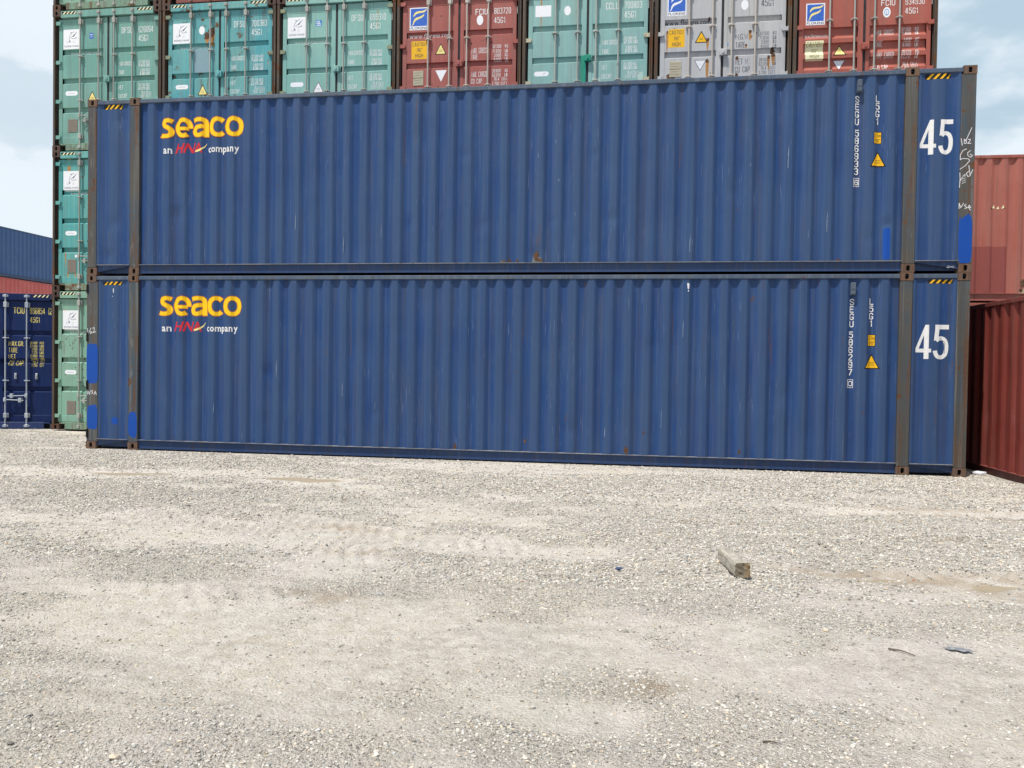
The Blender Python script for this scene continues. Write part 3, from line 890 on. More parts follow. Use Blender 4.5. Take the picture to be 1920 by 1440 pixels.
    c = Decal(pf, off=0.003)
    def ch(pts, w=0.009): c.stroke([((max(p[0], 13.53) if upper else max(p[0], 0.012)) + dx, Z(p[1])) for p in pts], w)
    if upper:
        ch([(13.535, 4.77), (13.552, 4.675)]); ch([(13.672, 4.92), (13.60, 4.745), (13.575, 4.76), (13.578, 4.70), (13.606, 4.705), (13.602, 4.74), (13.585, 4.735)])
        ch([(13.625, 4.755), (13.655, 4.76), (13.652, 4.735), (13.622, 4.70), (13.665, 4.70)])
        ch([(13.61, 4.625), (13.56, 4.60), (13.51, 4.54), (13.497, 4.475), (13.56, 4.49), (13.635, 4.485), (13.655, 4.46), (13.60, 4.39), (13.525, 4.34)])
        ch([(13.66, 4.60), (13.625, 4.57), (13.628, 4.53), (13.665, 4.505), (13.69, 4.53), (13.655, 4.55)])
        ch([(13.515, 4.29), (13.535, 4.20), (13.525, 4.10), (13.515, 4.085)]); ch([(13.495, 4.17), (13.575, 4.24)]); ch([(13.57, 4.24), (13.60, 4.27)])
        ch([(13.65, 4.315), (13.615, 4.28), (13.635, 4.235), (13.67, 4.25)]); ch([(13.645, 4.39), (13.665, 4.26), (13.70, 4.33)])
        for k in range(4): ch([(13.56, 4.23 - k * .03), (13.61, 4.25 - k * .03)], .006)
        ch([(13.525, 3.785), (13.532, 3.865), (13.552, 3.80), (13.59, 3.865)]); ch([(13.625, 3.85), (13.60, 3.83), (13.635, 3.80), (13.605, 3.785)])
        ch([(13.645, 3.80), (13.665, 3.835), (13.685, 3.80), (13.655, 3.805), (13.68, 3.765)])
    else:
        ch([(0.02, 2.0), (0.035, 1.915)]); ch([(0.085, 2.01), (0.06, 1.95), (0.08, 1.915), (0.105, 1.94), (0.075, 1.955)]); ch([(0.115, 2.0), (0.14, 2.02), (0.15, 1.985), (0.12, 1.93), (0.175, 1.95)])
        ch([(0.025, 0.90), (0.035, 0.96), (0.062, 0.90), (0.078, 0.965)]); ch([(0.125, 0.972), (0.10, 0.955), (0.128, 0.93), (0.098, 0.912)]); ch([(0.145, 0.895), (0.165, 0.96), (0.188, 0.90)]); ch([(0.15, 0.92), (0.185, 0.925)])
    c.build('chalk_marks', M['chalk'], t)
    if upper:
        k = Decal(lambda x, z: 0 * x - 0.002, off=0.003)
        ks = Decal(lambda x, z: 0 * x + 0.03, off=0.003)
        for pts in ([(13.41, 2.985), (13.40, 2.965), (13.425, 2.96), (13.43, 2.985), (13.41, 2.985)], [(13.44, 2.962), (13.444, 2.985), (13.458, 2.963), (13.463, 2.985)], [(13.475, 2.962), (13.478, 2.985)], [(13.497, 2.985), (13.478, 2.973), (13.50, 2.96)]):
            ks.stroke([(p[0] + dx, Z(p[1])) for p in pts], 0.006)
        ks.build('chalk_marks', M['chalk'], t)
    def blob(x0, zb, x1, zt, surf, seed, cutx=None, rag=0.25, top_only=False, e=0.35):
        rg = random.Random(seed); pts = []
        n = 26
        cx, cz, rx, rz = (x0 + x1) / 2, (zb + zt) / 2, (x1 - x0) / 2, (zt - zb) / 2
        for i in range(n):
            a = 2 * math.pi * i / n
            ca, sa = math.cos(a), math.sin(a)
            px = cx + rx * math.copysign(abs(ca) ** e, ca) * (1 - rag * 0.12 * rg.random())
            pz = cz + rz * math.copysign(abs(sa) ** e, sa) * (1 - rag * rg.random() * (1 if (sa > 0 or not top_only) else 0))
            pts.append((px + dx, Z(pz)))
        Decal(surf, cutx=cutx, off=0.0022).poly(pts).build('paint_patch', M['touchup'], t)
    if upper:
        blob(13.530, 3.02, 13.712, 3.72, pf, 1, top_only=True)
        blob(12.535, 3.066, 12.63, 3.54, S, 2, cut, 0.05)
    else:
        blob(0.006, 1.082, 0.212, 1.752, pf, 3, rag=0.03)
        blob(0.018, 0.305, 0.21, 0.743, pf, 4, rag=0.12, e=0.5)
        blob(0.770, 0.180, 0.925, 0.642, pf, 5, rag=0.15, e=0.55)
        blob(0.455, 0.392, 0.575, 0.548, flat, 6, bcut, rag=0.35, e=0.8)
    # pale scratches on the outer ribs
    rg = random.Random(31 if upper else 32); sc_ = Decal(S, cutx=cut, off=0.0016)
    for _ in range(16 if upper else 8):
        x = centre + 0.2797 * rg.randint(0, 41) + rg.uniform(-.05, .05); z1_ = z0 + rg.choice((rg.uniform(.5, 2.6), rg.uniform(.3, 1.2)))
        l_ = rg.uniform(.03, .42) ** 1.2; w_ = rg.uniform(.002, .0055)
        if x > 12.7: continue
        sc_.poly([(x - w_, Z(z1_ - l_)), (x + w_ * .6, Z(z1_ - l_ * .97)), (x + w_ + l_ * .01, Z(z1_ - l_ * .3)), (x + w_ * .4 + l_ * .02, Z(z1_)), (x - w_ * .8, Z(z1_ - l_ * .4))])
    sc_.build('scratch_marks', M['scratch'], t)
    if upper:
        k = Decal(S, cutx=cut, off=0.0012)
        for x0, x1_, zt in ((7.46, 7.64, 3.17), (6.98, 7.12, 3.10)):
            k.poly([(x0 + dx, Z(3.062)), (x1_ + dx, Z(3.062)), (x1_ - .02 + dx, Z(zt - .03)), (x0 + .03 + dx, Z(zt))])
        k.build('scuff_mark', M['scuff'], t)
    if not upper:
        k = Decal(S, cutx=cut, off=0.0018)
        k.poly([(9.81, 2.66), (9.83, 2.66), (9.835, 2.74), (9.80, 2.75)]); k.poly([(9.815, 2.62), (9.828, 2.62), (9.826, 2.645), (9.816, 2.645)])
        k.build('scuff_mark', M['chalk'], t)
        k = Decal(flat, cutx=bcut, off=0.0018)
        k.poly([(0.476, 2.60), (0.488, 2.60), (0.490, 2.665), (0.474, 2.67)]); k.poly([(0.462, 2.53), (0.470, 2.53), (0.470, 2.545), (0.462, 2.545)])
        k.build('scuff_mark', M['chalk'], t)
    # bare rusty dings above the lower rail
    if upper:
        for (x0, zb, zt, w) in ((7.48, 3.10, 3.24, 0.12), (7.50, 3.07, 3.13, 0.16), (7.09, 3.07, 3.12, 0.07), (6.98, 3.065, 3.10, 0.09), (7.22, 3.07, 3.12, 0.05), (11.9, 3.07, 3.10, 0.06)):
            rg = random.Random(int(x0 * 100)); n = 14
            pts = [(x0 + w / 2 + w / 2 * math.cos(2 * math.pi * i / n) * rg.uniform(.6, 1.1) + dx, Z((zb + zt) / 2 + (zt - zb) / 2 * math.sin(2 * math.pi * i / n) * rg.uniform(.6, 1.15))) for i in range(n)]
            Decal(S, cutx=cut, off=0.003).poly(pts).build('rust_patch', M['rustblob'], t)
    else:
        for (x0, z, w) in ((10.6, .26, .05), (9.2, .5, .04), (6.3, .20, .07), (8.95, .22, .08), (7.4, .33, .05)):
            rg = random.Random(int(x0 * 100)); n = 10
            pts = [(x0 + w / 2 * math.cos(2 * math.pi * i / n) * rg.uniform(.4, 1.1), z + w * math.sin(2 * math.pi * i / n) * rg.uniform(.4, 1.15)) for i in range(n)]
            Decal(S, cutx=cut, off=0.003).poly(pts).build('rust_patch', M['rustblob'], t)
    return t

blue_container(False)
blue_container(True)

# ------------------------------------------------------------------ door-end containers
H95 = 2.896
def door_profile(bands, d0, d1, dep=0.046):
    """(below_top, depth) line down a door leaf; bands = list of (top, bottom)"""
    p = [(d0, 0.0)]
    for a, b in bands:
        p += [(a, 0.0), (a + 0.008, dep), (b - (0.055 if b - a > 0.16 else 0.03), dep), (b, 0.0)]
    p.append((d1, 0.0))
    return p

BANDS = [(0.79, 0.905), (1.38, 1.50), (1.985, 2.105)]
BANDS_MANY = [(1.065 + 0.275 * k, 1.065 + 0.275 * k + 0.20) for k in range(6)]
DY = 0.058         # door skin sits this far behind the frame's front

def door_container(label, loc, rz, C, marks=None, many=False, group=None, length=12.19, plain=False, seed=0):
    """C: dict body/frame/bar/hinge materials"""
    t = thing('shipping_container', label, 'shipping container', loc, rz, group)
    H = H95
    body, frame, bar = C['body'], C['frame'], C['bar']
    cast = C.get('cast', M['casting_dark'])
    bands = BANDS_MANY if many else BANDS
    # side, roof and far walls
    pr = corr_profile(0.16, length - 0.16, 0.4)
    sheet(pr, 0.16, H - 0.08, axis='y', at=0.012, sign=1).build('side_panel', body, t)
    sheet(pr, 0.16, H - 0.08, axis='y', at=W - 0.012, sign=-1).build('side_panel', body, t)
    MB().box(0.05, W - 0.05, 0.06, length - 0.06, H - 0.045, H - 0.03).build('roof', body, t)
    MB().box(0.06, W - 0.06, 0.10, length - 0.06, 0.06, 0.16).build('floor', M['black'], t)
    MB().box(0.1, W - 0.1, length - 0.05, length - 0.02, 0.02, H - 0.03).build('end_wall', body, t)
    rl = MB()
    for x0 in (0.0, W - 0.06):
        rl.box(x0, x0 + 0.06, 0.162, length - 0.162, H - 0.084, H - 0.024); rl.box(x0, x0 + 0.06, 0.162, length - 0.162, 0.02, 0.16)
    rl.build('side_rail', frame, t)
    for x0, sx in ((0.0, -1), (W - 0.178, 1)):
        for z0 in (0.0, H - 0.118):
            casting_mb(x0, z0, sx, 0.0).build('corner_casting', [cast, M['hole']], t, bevel=0.006)
            MB().box(x0, x0 + 0.178, length - 0.162, length, z0, z0 + 0.118).build('corner_casting', cast, t, bevel=0.006)
        xp = x0 if sx < 0 else W - 0.062
        p = MB(); p.cbox(xp + 0.004, xp + 0.058, 0.006, 0.15, 0.118, H - 0.118, 0.006)
        p.cyl((xp + (0.052 if sx < 0 else 0.010), 0.006, 0.118), (xp + (0.052 if sx < 0 else 0.010), 0.006, H - 0.118), 0.012, 8)
        p.box(min(xp, xp + 0.0) + (0.058 if sx < 0 else -0.030), min(xp, xp) + (0.092 if sx < 0 else 0.004), 0.07, 0.15, 0.118, H - 0.118)
        p.build('corner_post', C.get('post', frame), t)
        xb = 0.0 if sx < 0 else W - 0.16
        MB().box(xb + 0.003, xb + 0.157, length - 0.12, length - 0.003, 0.118, H - 0.118).build('corner_post', frame, t)
    h = MB(); h.cbox(0.178, W - 0.178, 0.004, 0.12, H - 0.150, H - 0.012, 0.006)
    h.build('header', body, t)
    sl = MB(); sl.cbox(0.30, W - 0.30, 0.004, 0.12, 0.012, 0.155, 0.006)
    for a in (0.178, W - 0.30): sl.box(a, a + 0.122, 0.005, 0.11, 0.125, 0.154); sl.box(a, a + 0.122, 0.09, 0.10, 0.012, 0.125, 1)
    sl.build('sill', [frame, M['hole']], t)
    if not plain:
        for a in (0.205, W - 0.205 - 0.33):
            hazard(t, a, H - 0.083, a + 0.33, H - 0.030, y=0.004, pale=True)
    # door leaves
    P = door_profile(bands, 0.17, 2.735)
    dd = np.array([p[0] for p in P]); dy = np.array([p[1] for p in P])
    S = lambda x, z: np.interp(H - z, dd, dy) + DY
    cutz = sorted(H - p[0] for p in P)
    doors = []
    for side, (x0, x1, px0, px1) in enumerate(((0.108, 1.206, 0.190, 1.115), (1.250, W - 0.100, 1.318, W - 0.172))):
        d = MB()
        d.cbox(x0, px0, DY - 0.006, DY + 0.05, H - 2.735, H - 0.165, 0.004)
        d.cbox(px1, x1, DY - 0.006, DY + 0.05, H - 2.735, H - 0.165, 0.004)
        d.cbox(px0, px1, DY - 0.004, DY + 0.05, H - 0.300, H - 0.165, 0.004)
        d.cbox(px0, px1, DY - 0.004, DY + 0.05, H - 2.735, H - 2.60, 0.004)
        vs, fs = [], []
        for k, (q, e) in enumerate(P):
            vs += [(px0, DY + e, H - q), (px1, DY + e, H - q)]
            if k: fs.append((2 * k, 2 * k + 1, 2 * k - 1, 2 * k - 2))
        d.add(vs, fs, 0)
        for a, b in bands:      # closed ends of the pressed bands
            for xx, fl in ((px0, 0), (px1, 1)):
                f = (0, 1, 2, 3)
                d.add([(xx, DY, H - a), (xx, DY + 0.046, H - a - 0.008), (xx, DY + 0.046, H - b + (0.055 if b - a > 0.16 else 0.03)), (xx, DY, H - b)], [f if fl else f[::-1]])
        do = d.build('door', body, t)
        doors.append(do)
        # gasket round the leaf
        g = MB()
        g.box(x0 - 0.02, x1 + 0.02, DY + 0.012, DY + 0.03, H - 0.166, H - 0.148); g.box(x0 - 0.02, x1 + 0.02, DY + 0.012, DY + 0.03, H - 2.75, H - 2.733)
        if side == 0: g.box(x1, x1 + 0.046, DY + 0.004, DY + 0.02, H - 2.735, H - 0.165); g.box(x0 - 0.03, x0, DY + 0.012, DY + 0.03, H - 2.735, H - 0.165)
        else: g.box(x1, x1 + 0.03, DY + 0.012, DY + 0.03, H - 2.735, H - 0.165)
        g.build('gasket', M['rubber'], do)
        # hinges
        for q in (0.255, 1.06, 1.865, 2.60):
            hb = MB()
            pts = [(0.046, H - q - 0.036), (0.150, H - q - 0.040), (0.172, H - q - 0.022), (0.172, H - q + 0.020), (0.150, H - q + 0.036), (0.046, H - q + 0.030)]
            if side: pts = [(W - x, z) for x, z in pts][::-1]
            hb.prism(pts, DY - 0.045, DY - 0.008)
            hp = 0.056 if side == 0 else W - 0.056
            hb.cyl((hp, DY - 0.028, H - q - 0.045), (hp, DY - 0.028, H - q + 0.045), 0.016, 8)
            hb.build('hinge', C.get('hinge', body), do)
        # locking bars
        for bx in ((0.625, 1.045) if side == 0 else (1.385, 1.800)):
            lb = MB(); by = DY - 0.052
            lb.cyl((bx, by, 0.075), (bx, by, H - 0.065), 0.0155, 10)
            for q, hh in ((0.25, 0.055), (0.955, 0.012), (1.86, 0.012), (2.60, 0.05)):
                lb.cbox(bx - 0.034, bx + 0.034, by - 0.022, DY - 0.006, H - q - hh, H - q + hh, 0.005)
                if hh > 0.03:
                    lb.cbox(bx + 0.034, bx + 0.056, by + 0.01, DY - 0.004, H - q - hh * 0.9, H - q + hh * 0.9, 0.004)
                else:
                    lb.cbox(bx - 0.060, bx + 0.060, by + 0.008, DY - 0.006, H - q - 0.01, H - q + 0.01, 0.004)
            for zc in (H - 0.065, 0.075):
                lb.cbox(bx - 0.030, bx + 0.030, by - 0.028, by + 0.03, zc - 0.028, zc + 0.028, 0.007)
                lb.cbox(bx - 0.055, bx - 0.026, by + 0.0, 0.006, zc - 0.02, zc + 0.02, 0.004)
                lb.cbox(bx + 0.026, bx + 0.055, by + 0.0, 0.006, zc - 0.02, zc + 0.02, 0.004)
            lb.build('locking_bar', bar, do)
        for bx, sg in (((0.625, 1), (1.045, -1)) if side == 0 else ((1.385, 1), (1.800, -1))):
            hd = MB(); by = DY - 0.062; hz = 0.72 if bx in (0.625, 1.8) else 0.63
            hd.cbox(bx - 0.026, bx + 0.026, by - 0.03, by + 0.01, hz - 0.04, hz + 0.04, 0.005)
            hd.cyl((bx + 0.02 * sg, by - 0.012, hz), (bx + 0.36 * sg, by - 0.006, hz - 0.015), 0.010, 8)
            hd.cbox(bx + sg * 0.29 - 0.03, bx + sg * 0.29 + 0.03, by - 0.02, DY, hz - 0.055, hz + 0.035, 0.004)
            hd.build('door_handle', bar, do)
    lk = MB(); lk.cbox(1.175, 1.300, DY - 0.075, DY - 0.004, H - 1.50, H - 1.385, 0.006); lk.cbox(1.215, 1.262, DY - 0.087, DY - 0.07, H - 1.47, H - 1.415, 0.004)
    lk.build('lock_box', C.get('lock', body), doors[0])
    if marks: marks(t, doors, S, cutz, C)
    return t

# ---- marks on doors; q = distance below the container top
H = H95
def DD(S, cutz, off=0.003): return Decal(S, cutz=cutz, off=off)

def m_number(do, S, cz, owner, num, chk, q=0.385, mat='white', x0=1.527, size='45G1', qs=0.56, h=0.125, show_id=True):
    d = DD(S, cz)
    if show_id:
        d.text(owner, x0, H - q - h, x0 + 0.235, H - q, 0)
        d.text(num, 1.905, H - q - h, 2.225, H - q, 0)
        d.text(chk, 2.300, H - q - h + 0.012, 2.336, H - q - 0.012, 0)
        d.frame(2.284, H - q - h - 0.008, 2.335 + 0.016, H - q + 0.008, 0.007)
    d.text(size, 1.905, H - qs - h, 2.120, H - qs, 0)
    d.build('container_number', M[mat], do)

def m_weights(do, S, cz, rows, mat='white', nmat=None, xl=1.460):
    """rows: (label, q, label height, label width, [(value, q, x0, x1)...])"""
    d = DD(S, cz)
    for lab, q, h, w, vals in rows:
        if lab: d.text(lab, xl, H - q - h, xl + w, H - q, 0)
        for val, vq, x0, x1 in vals:
            d.text(val, x0, H - vq - 0.062, x1, H - vq, 1)
    d.build('weight_lettering', [M[mat], M[nmat or mat]], do)

def m_fish_logo(do, S, cz, x0=0.205, q0=0.375, w=0.375, h=0.405, ink='logo_ink', faint=False):
    d = DD(S, cz)
    z1 = H - q0; z0 = z1 - h
    d.rect(x0, z0, x0 + w, z1, 0)
    def u(a, b): return (x0 + a * w, z0 + b * h)
    k = 1
    d.stroke([u(.36, .46), u(.36, .58), u(.40, .70), u(.47, .79), u(.56, .85), u(.66, .88)], 0.008, k, 0.001)     # arched back
    d.stroke([u(.44, .86), u(.48, .81), u(.52, .83)], 0.012, k, 0.002)
    d.stroke([u(.44, .58), u(.55, .64), u(.68, .74), u(.82, .86)], 0.009, k, 0.001)                                  # fins and beak
    d.poly([u(.55, .64), u(.62, .62), u(.82, .86), u(.64, .73)], k, 0.0015)
    d.stroke([u(.50, .54), u(.62, .52), u(.80, .56)], 0.008, k, 0.001)
    d.stroke([u(.80, .56), u(.72, .60)], 0.006, k, 0.001)
    d.poly([u(.30, .30), u(.33, .40), u(.38, .46), u(.43, .42), u(.42, .32), u(.37, .40)], k, 0.001)                 # tail
    d.stroke([u(.18, .30), u(.26, .42)], 0.006, 2, 0.001); d.stroke([u(.20, .42), u(.28, .28)], 0.006, 2, 0.001)
    d.stroke([u(.56, .30), u(.64, .30), u(.62, .42)], 0.006, 2, 0.001); d.stroke([u(.54, .38), u(.68, .38)], 0.006, 2, 0.001)
    d.text('DONG FANG', *u(.07, .105), *u(.93, .195), 1, 0.001, 2)
    d.build('logo_panel', [M['decal_white'], M[ink], M['faint']], do)

def m_wing_logo(do, S, cz, x0, q0, w=0.345, h=0.42, white_wings=False):
    d = DD(S, cz)
    z1 = H - q0; z0 = z1 - h
    d.rect(x0, z0, x0 + w, z1, 0)
    d.rect(x0 + 0.018, z0 + h * 0.175, x0 + w - 0.018, z1 - 0.018, 1, 0.001)
    def u(a, b): return (x0 + a * w, z0 + b * h)
    d.poly([u(.20, .58), u(.20, .66), u(.26, .76), u(.36, .82), u(.50, .84), u(.70, .85), u(.84, .89), u(.93, .95), u(.90, .87), u(.82, .80), u(.70, .765), u(.48, .75), u(.33, .70)][::-1], 2, 0.002)
    d.poly([u(.10, .19), u(.17, .28), u(.20, .40), u(.26, .50), u(.36, .555), u(.56, .60), u(.70, .65), u(.80, .73), u(.77, .63), u(.68, .55), u(.50, .49), u(.36, .44), u(.28, .38), u(.20, .24)][::-1], 2, 0.002)
    d.text('FLORENS', *u(.05, .03), *u(.95, .140), 3, 0.001, 2)
    d.build('logo_panel', [M['decal_white'], M['blue_label'], M['decal_white'] if white_wings else M['paleyellow'], M['ink']], do)

def m_url(do, S, cz, st, x0, x1, q0, q1, mat):
    DD(S, cz).text(st, x0, H - q1, x1, H - q0).build('web_address', M[mat], do)

def m_caution(do, S, cz, x0, q0, w=0.31, h=0.345, faded=False):
    d = DD(S, cz); z1 = H - q0
    d.rect(x0, z1 - h, x0 + w, z1, 0)
    d.text('CAUTION', x0 + 0.02, z1 - 0.10, x0 + w - 0.02, z1 - 0.022, 1, 0.001)
    d.text('96', x0 + w * 0.36, z1 - 0.205, x0 + w * 0.62, z1 - 0.135, 2, 0.001)
    d.stroke([(x0 + w * .66, z1 - .135), (x0 + w * .665, z1 - .15)], .006, 2, .001); d.stroke([(x0 + w * .70, z1 - .135), (x0 + w * .705, z1 - .15)], .006, 2, .001)
    d.text('HIGH', x0 + w * 0.25, z1 - 0.315, x0 + w * 0.75, z1 - 0.240, 2, 0.001)
    d.build('caution_sticker', [M['cream'] if faded else M['yellow'], M['ink'] if not faded else M['inkfade'], M['inkfade'] if faded else M['ink']], do)

def m_tri(do, S, cz, cx, q0, q1, w=0.215, fill='yellow', edge='black'):
    d = DD(S, cz)
    d.triangle(cx, H - q1, H - q0, w)
    for k in range(2):
        d.rect(cx - 0.035, H - q1 + 0.055 + k * 0.028, cx + 0.035, H - q1 + 0.061 + k * 0.028, 1, 0.002)
    d.build('warning_triangle', [M[fill], M[edge]], do)

def m_downtri(do, S, cz, cx, q0, q1, w=0.215, edge=None):
    d = DD(S, cz)
    d.poly([(cx - w / 2, H - q0), (cx, H - q1), (cx + w / 2, H - q0)], 1)
    k = 0.86 if edge else 1.0
    g = H - q0 - (q1 - q0) / 3
    d.poly([(cx + (a - cx) * k, g + (b - g) * k) for a, b in ((cx - w / 2, H - q0), (cx, H - q1), (cx + w / 2, H - q0))], 0, 0.001)
    if edge:
        for i in range(4):
            ww = w * (0.32 - 0.07 * i)
            d.rect(cx - ww, H - q0 - 0.03 - 0.025 * i, cx + ww, H - q0 - 0.024 - 0.025 * i, 2, 0.002)
    d.build('inverted_triangle', [M['decal_white'], M['decal_white'] if not edge else M['ink'], M['faint']], do)

def m_shape(do, S, cz, name, mats, fn):
    d = DD(S, cz); fn(d); d.build(name, mats, do)

def m_plate(do, S, x0, q0, w, h, mat='plate', split=False):
    mb = MB()
    y = DY - 0.008
    if split:
        mb.cbox(x0, x0 + w, y, DY + 0.002, H - q0 - h * 0.48, H - q0, 0.004); mb.cbox(x0, x0 + w, y, DY + 0.002, H - q0 - h, H - q0 - h * 0.51, 0.004)
    else:
        mb.cbox(x0, x0 + w, y, DY + 0.002, H - q0 - h, H - q0, 0.004)
    for i in range(5):
        zz = H - q0 - h * (0.14 + 0.17 * i)
        mb.box(x0 + 0.02, x0 + w - 0.03 - 0.02 * (i % 2), y - 0.0015, y, zz - 0.004, zz, 1)
    mb.build('data_plate', [M[mat], M['inkfade'] if mat == 'plate' else M['plate']], do)

def m_drip(do, S, cz, spots, mat='rustdrip', top='rustblob'):
    """rust blisters with runs below: (x, q, w, length)"""
    d = DD(S, cz, 0.0015)
    rg = random.Random(5)
    for x, q, w, L in spots:
        n = 12
        if L > 0:
            d.poly([(x - w * .45, H - q), (x - w * .35, H - q - L * .5), (x - w * .12, H - q - L), (x + w * .10, H - q - L * .92), (x + w * .30, H - q - L * .55), (x + w * .45, H - q)], 0)
        d.poly([(x + w * .55 * math.cos(2 * math.pi * i / n) * rg.uniform(.55, 1.1), H - q + w * .6 * math.sin(2 * math.pi * i / n) * rg.uniform(.6, 1.15)) for i in range(n)], 1, 0.0008)
    d.build('rust_patch', [M[mat], M[top]], do)

DF_ROWS = [('MAX.GROSS', 1.085, 0.085, 0.30, [('32.500 KGS', 1.075, 1.905, 2.155), ('71.650 LBS', 1.145, 1.905, 2.155)]),
           ('TARE', 1.262, 0.085, 0.135, [('3.800 KGS', 1.245, 1.940, 2.155), ('8.380 LBS', 1.315, 1.940, 2.155)]),
           ('NET', 1.570, 0.085, 0.105, [('28.700 KGS', 1.545, 1.905, 2.155), ('63.270 LBS', 1.615, 1.905, 2.155)]),
           ('CU.CAP.', 1.740, 0.085, 0.205, [('76.4 CU.M.', 1.705, 1.965, 2.20), ('2.697 CU.FT.', 1.775, 1.935, 2.20)])]
def df_common(t, doors, S, cz, owner, num, chk):
    L, Rr = doors
    m_fish_logo(L, S, cz)
    m_url(L, S, cz, 'www.dongfang.com.hk', 0.345, 1.035, 0.830, 0.900, 'white')
    m_number(Rr, S, cz, owner, num, chk)
    m_weights(Rr, S, cz, DF_ROWS, 'white')

def marks_c1(t, doors, S, cz, C):
    df_common(t, doors, S, cz, 'DFSU', '626064', '7')
    L = doors[0]
    def lab(d): d.rect(0.80, H - 0.585, 0.885, H - 0.465, 0); d.rect(0.812, H - 0.515, 0.873, H - 0.490, 1, 0.001); d.rect(0.82, H - 0.555, 0.865, H - 0.540, 1, 0.001)
    m_shape(L, S, cz, 'blue_label', [M['blue_label'], M['faint']], lab)
    m_shape(L, S, cz, 'oval_sticker', [M['decal_white'], M['faint']], lambda d: (d.pill(0.255, H - 1.738, 0.535, H - 1.645, 0), d.rect(0.31, H - 1.70, 0.47, H - 1.685, 1, 0.001)))
    m_tri(L, S, cz, 0.868, 1.655, 1.875, 0.225, 'paleyellow')
    m_plate(L, S, 0.32, 2.226, 0.215, 0.27)

def marks_c2(t, doors, S, cz, C):
    df_common(t, doors, S, cz, 'DFSU', '700383', '3')
    L = doors[0]
    m_shape(L, S, cz, 'oval_sticker', [M['decal_white'], M['faint']], lambda d: (d.pill(0.270, H - 1.700, 0.545, H - 1.612, 0), d.rect(0.33, H - 1.662, 0.48, H - 1.648, 1, 0.001)))
    m_shape(L, S, cz, 'round_sticker', [M['decal_white']], lambda d: d.ellipse(0.835, H - 0.535, 0.062, 0.085))
    m_shape(L, S, cz, 'paint_patch', [flat_mat('grey_blue_touch_up', (0.23, 0.36, 0.40))], lambda d: d.rect(0.655, H - 1.378, 1.025, H - 0.91))
    m_tri(L, S, cz, 0.860, 1.610, 1.835, 0.225, 'paleyellow')
    m_drip(L, S, cz, [(1.05, 0.58, .17, .28), (0.95, 0.66, .15, .14), (1.16, .25, .09, .12), (1.155, 0.50, .08, .30), (1.16, 0.95, .06, .16), (1.15, 1.35, .05, .2), (0.85, .30, .09, .04), (.30, .26, .06, .05)])
    m_drip(doors[1], S, cz, [(1.29, 0.60, .05, .2), (1.29, 1.05, .04, .14), (1.28, 1.55, .05, .1), (1.55, .28, .05, .03), (2.26, 1.2, .03, .1), (1.9, .30, .05, .03)])

def marks_c3(t, doors, S, cz, C):
    df_common(t, doors, S, cz, 'DFSU', '699310', '5')
    L = doors[0]
    def gl(d): d.rect(0.79, H - 0.575, 0.915, H - 0.450, 0); d.text('GL', 0.805, H - 0.535, 0.895, H - 0.465, 1, 0.001, 2); d.rect(0.805, H - 0.562, 0.90, H - 0.550, 1, 0.001)
    m_shape(L, S, cz, 'blue_label', [M['sky_label'], M['decal_white']], gl)
    m_shape(L, S, cz, 'oval_sticker', [M['decal_white']], lambda d: d.pill(0.272, H - 1.745, 0.545, H - 1.655))
    m_tri(L, S, cz, 0.855, 1.648, 1.875, 0.235, 'decal_white', 'plate')
    m_drip(doors[1], S, cz, [(2.06, .32, .02, .42)], 'rustdrip', 'rustdrip')
    m_drip(doors[1], S, cz, [(2.30, .9, .03, .05), (2.30, 1.6, .03, .05)])

FL_ROWS = [('MAX. GROSS', 1.140, 0.105, 0.305, [('32.500', 1.095, 1.880, 2.045), ('KG', 1.095, 2.120, 2.180), ('71.650', 1.185, 1.880, 2.045), ('LB', 1.185, 2.120, 2.175)]),
           ('TARE', 1.265, 0.095, 0.125, [('3.900', 1.265, 1.910, 2.045), ('KG', 1.265, 2.120, 2.180), ('8.600', 1.345, 1.910, 2.045), ('LB', 1.345, 2.120, 2.175)]),
           ('MAX. CARGO', 1.590, 0.105, 0.305, [('28.600', 1.560, 1.880, 2.045), ('KG', 1.560, 2.125, 2.180), ('63.050', 1.640, 1.880, 2.045), ('LB', 1.640, 2.120, 2.175)]),
           ('CU. CAP.', 1.725, 0.095, 0.225, [('76.4', 1.715, 1.910, 2.015), ('CU.M.', 1.715, 2.065, 2.180), ('2.700', 1.800, 1.880, 2.015), ('CU.FT.', 1.800, 2.050, 2.180)])]

def marks_c4(t, doors, S, cz, C):
    L, Rr = doors
    m_wing_logo(L, S, cz, 0.243, 0.315, 0.365, 0.43)
    m_url(L, S, cz, 'www.florens.com', 0.232, 1.050, 0.80, 0.895, 'white')
    m_caution(L, S, cz, 0.285, 0.960)
    m_tri(L, S, cz, 0.865, 1.015, 1.235, 0.225, 'paleyellow')
    m_downtri(L, S, cz, 0.878, 1.535, 1.755, 0.225)
    m_plate(L, S, 0.325, 1.530, 0.205, 0.285, 'plate_cream', True)
    m_number(Rr, S, cz, 'FCIU', '803720', '1', q=0.400, qs=0.575, x0=1.540, h=0.115)
    m_shape(Rr, S, cz, 'round_sticker', [M['decal_white']], lambda d: d.ellipse(1.628, H - 0.615, 0.063, 0.095))
    m_weights(Rr, S, cz, FL_ROWS, 'white', xl=1.470)
    rg = random.Random(9)
    m_drip(L, S, cz, [(rg.uniform(.2, 1.1), rg.choice((.35, .5, 1.3, 1.65, 1.8, 1.85)), rg.uniform(.015, .04), 0) for _ in range(13)], 'rustblob')
    m_drip(Rr, S, cz, [(rg.uniform(1.3, 2.25), rg.choice((.3, .45, .7, 1.0, 1.05, 1.6)), rg.uniform(.015, .04), 0) for _ in range(13)] + [(2.28, .62, .05, 0)], 'rustblob')

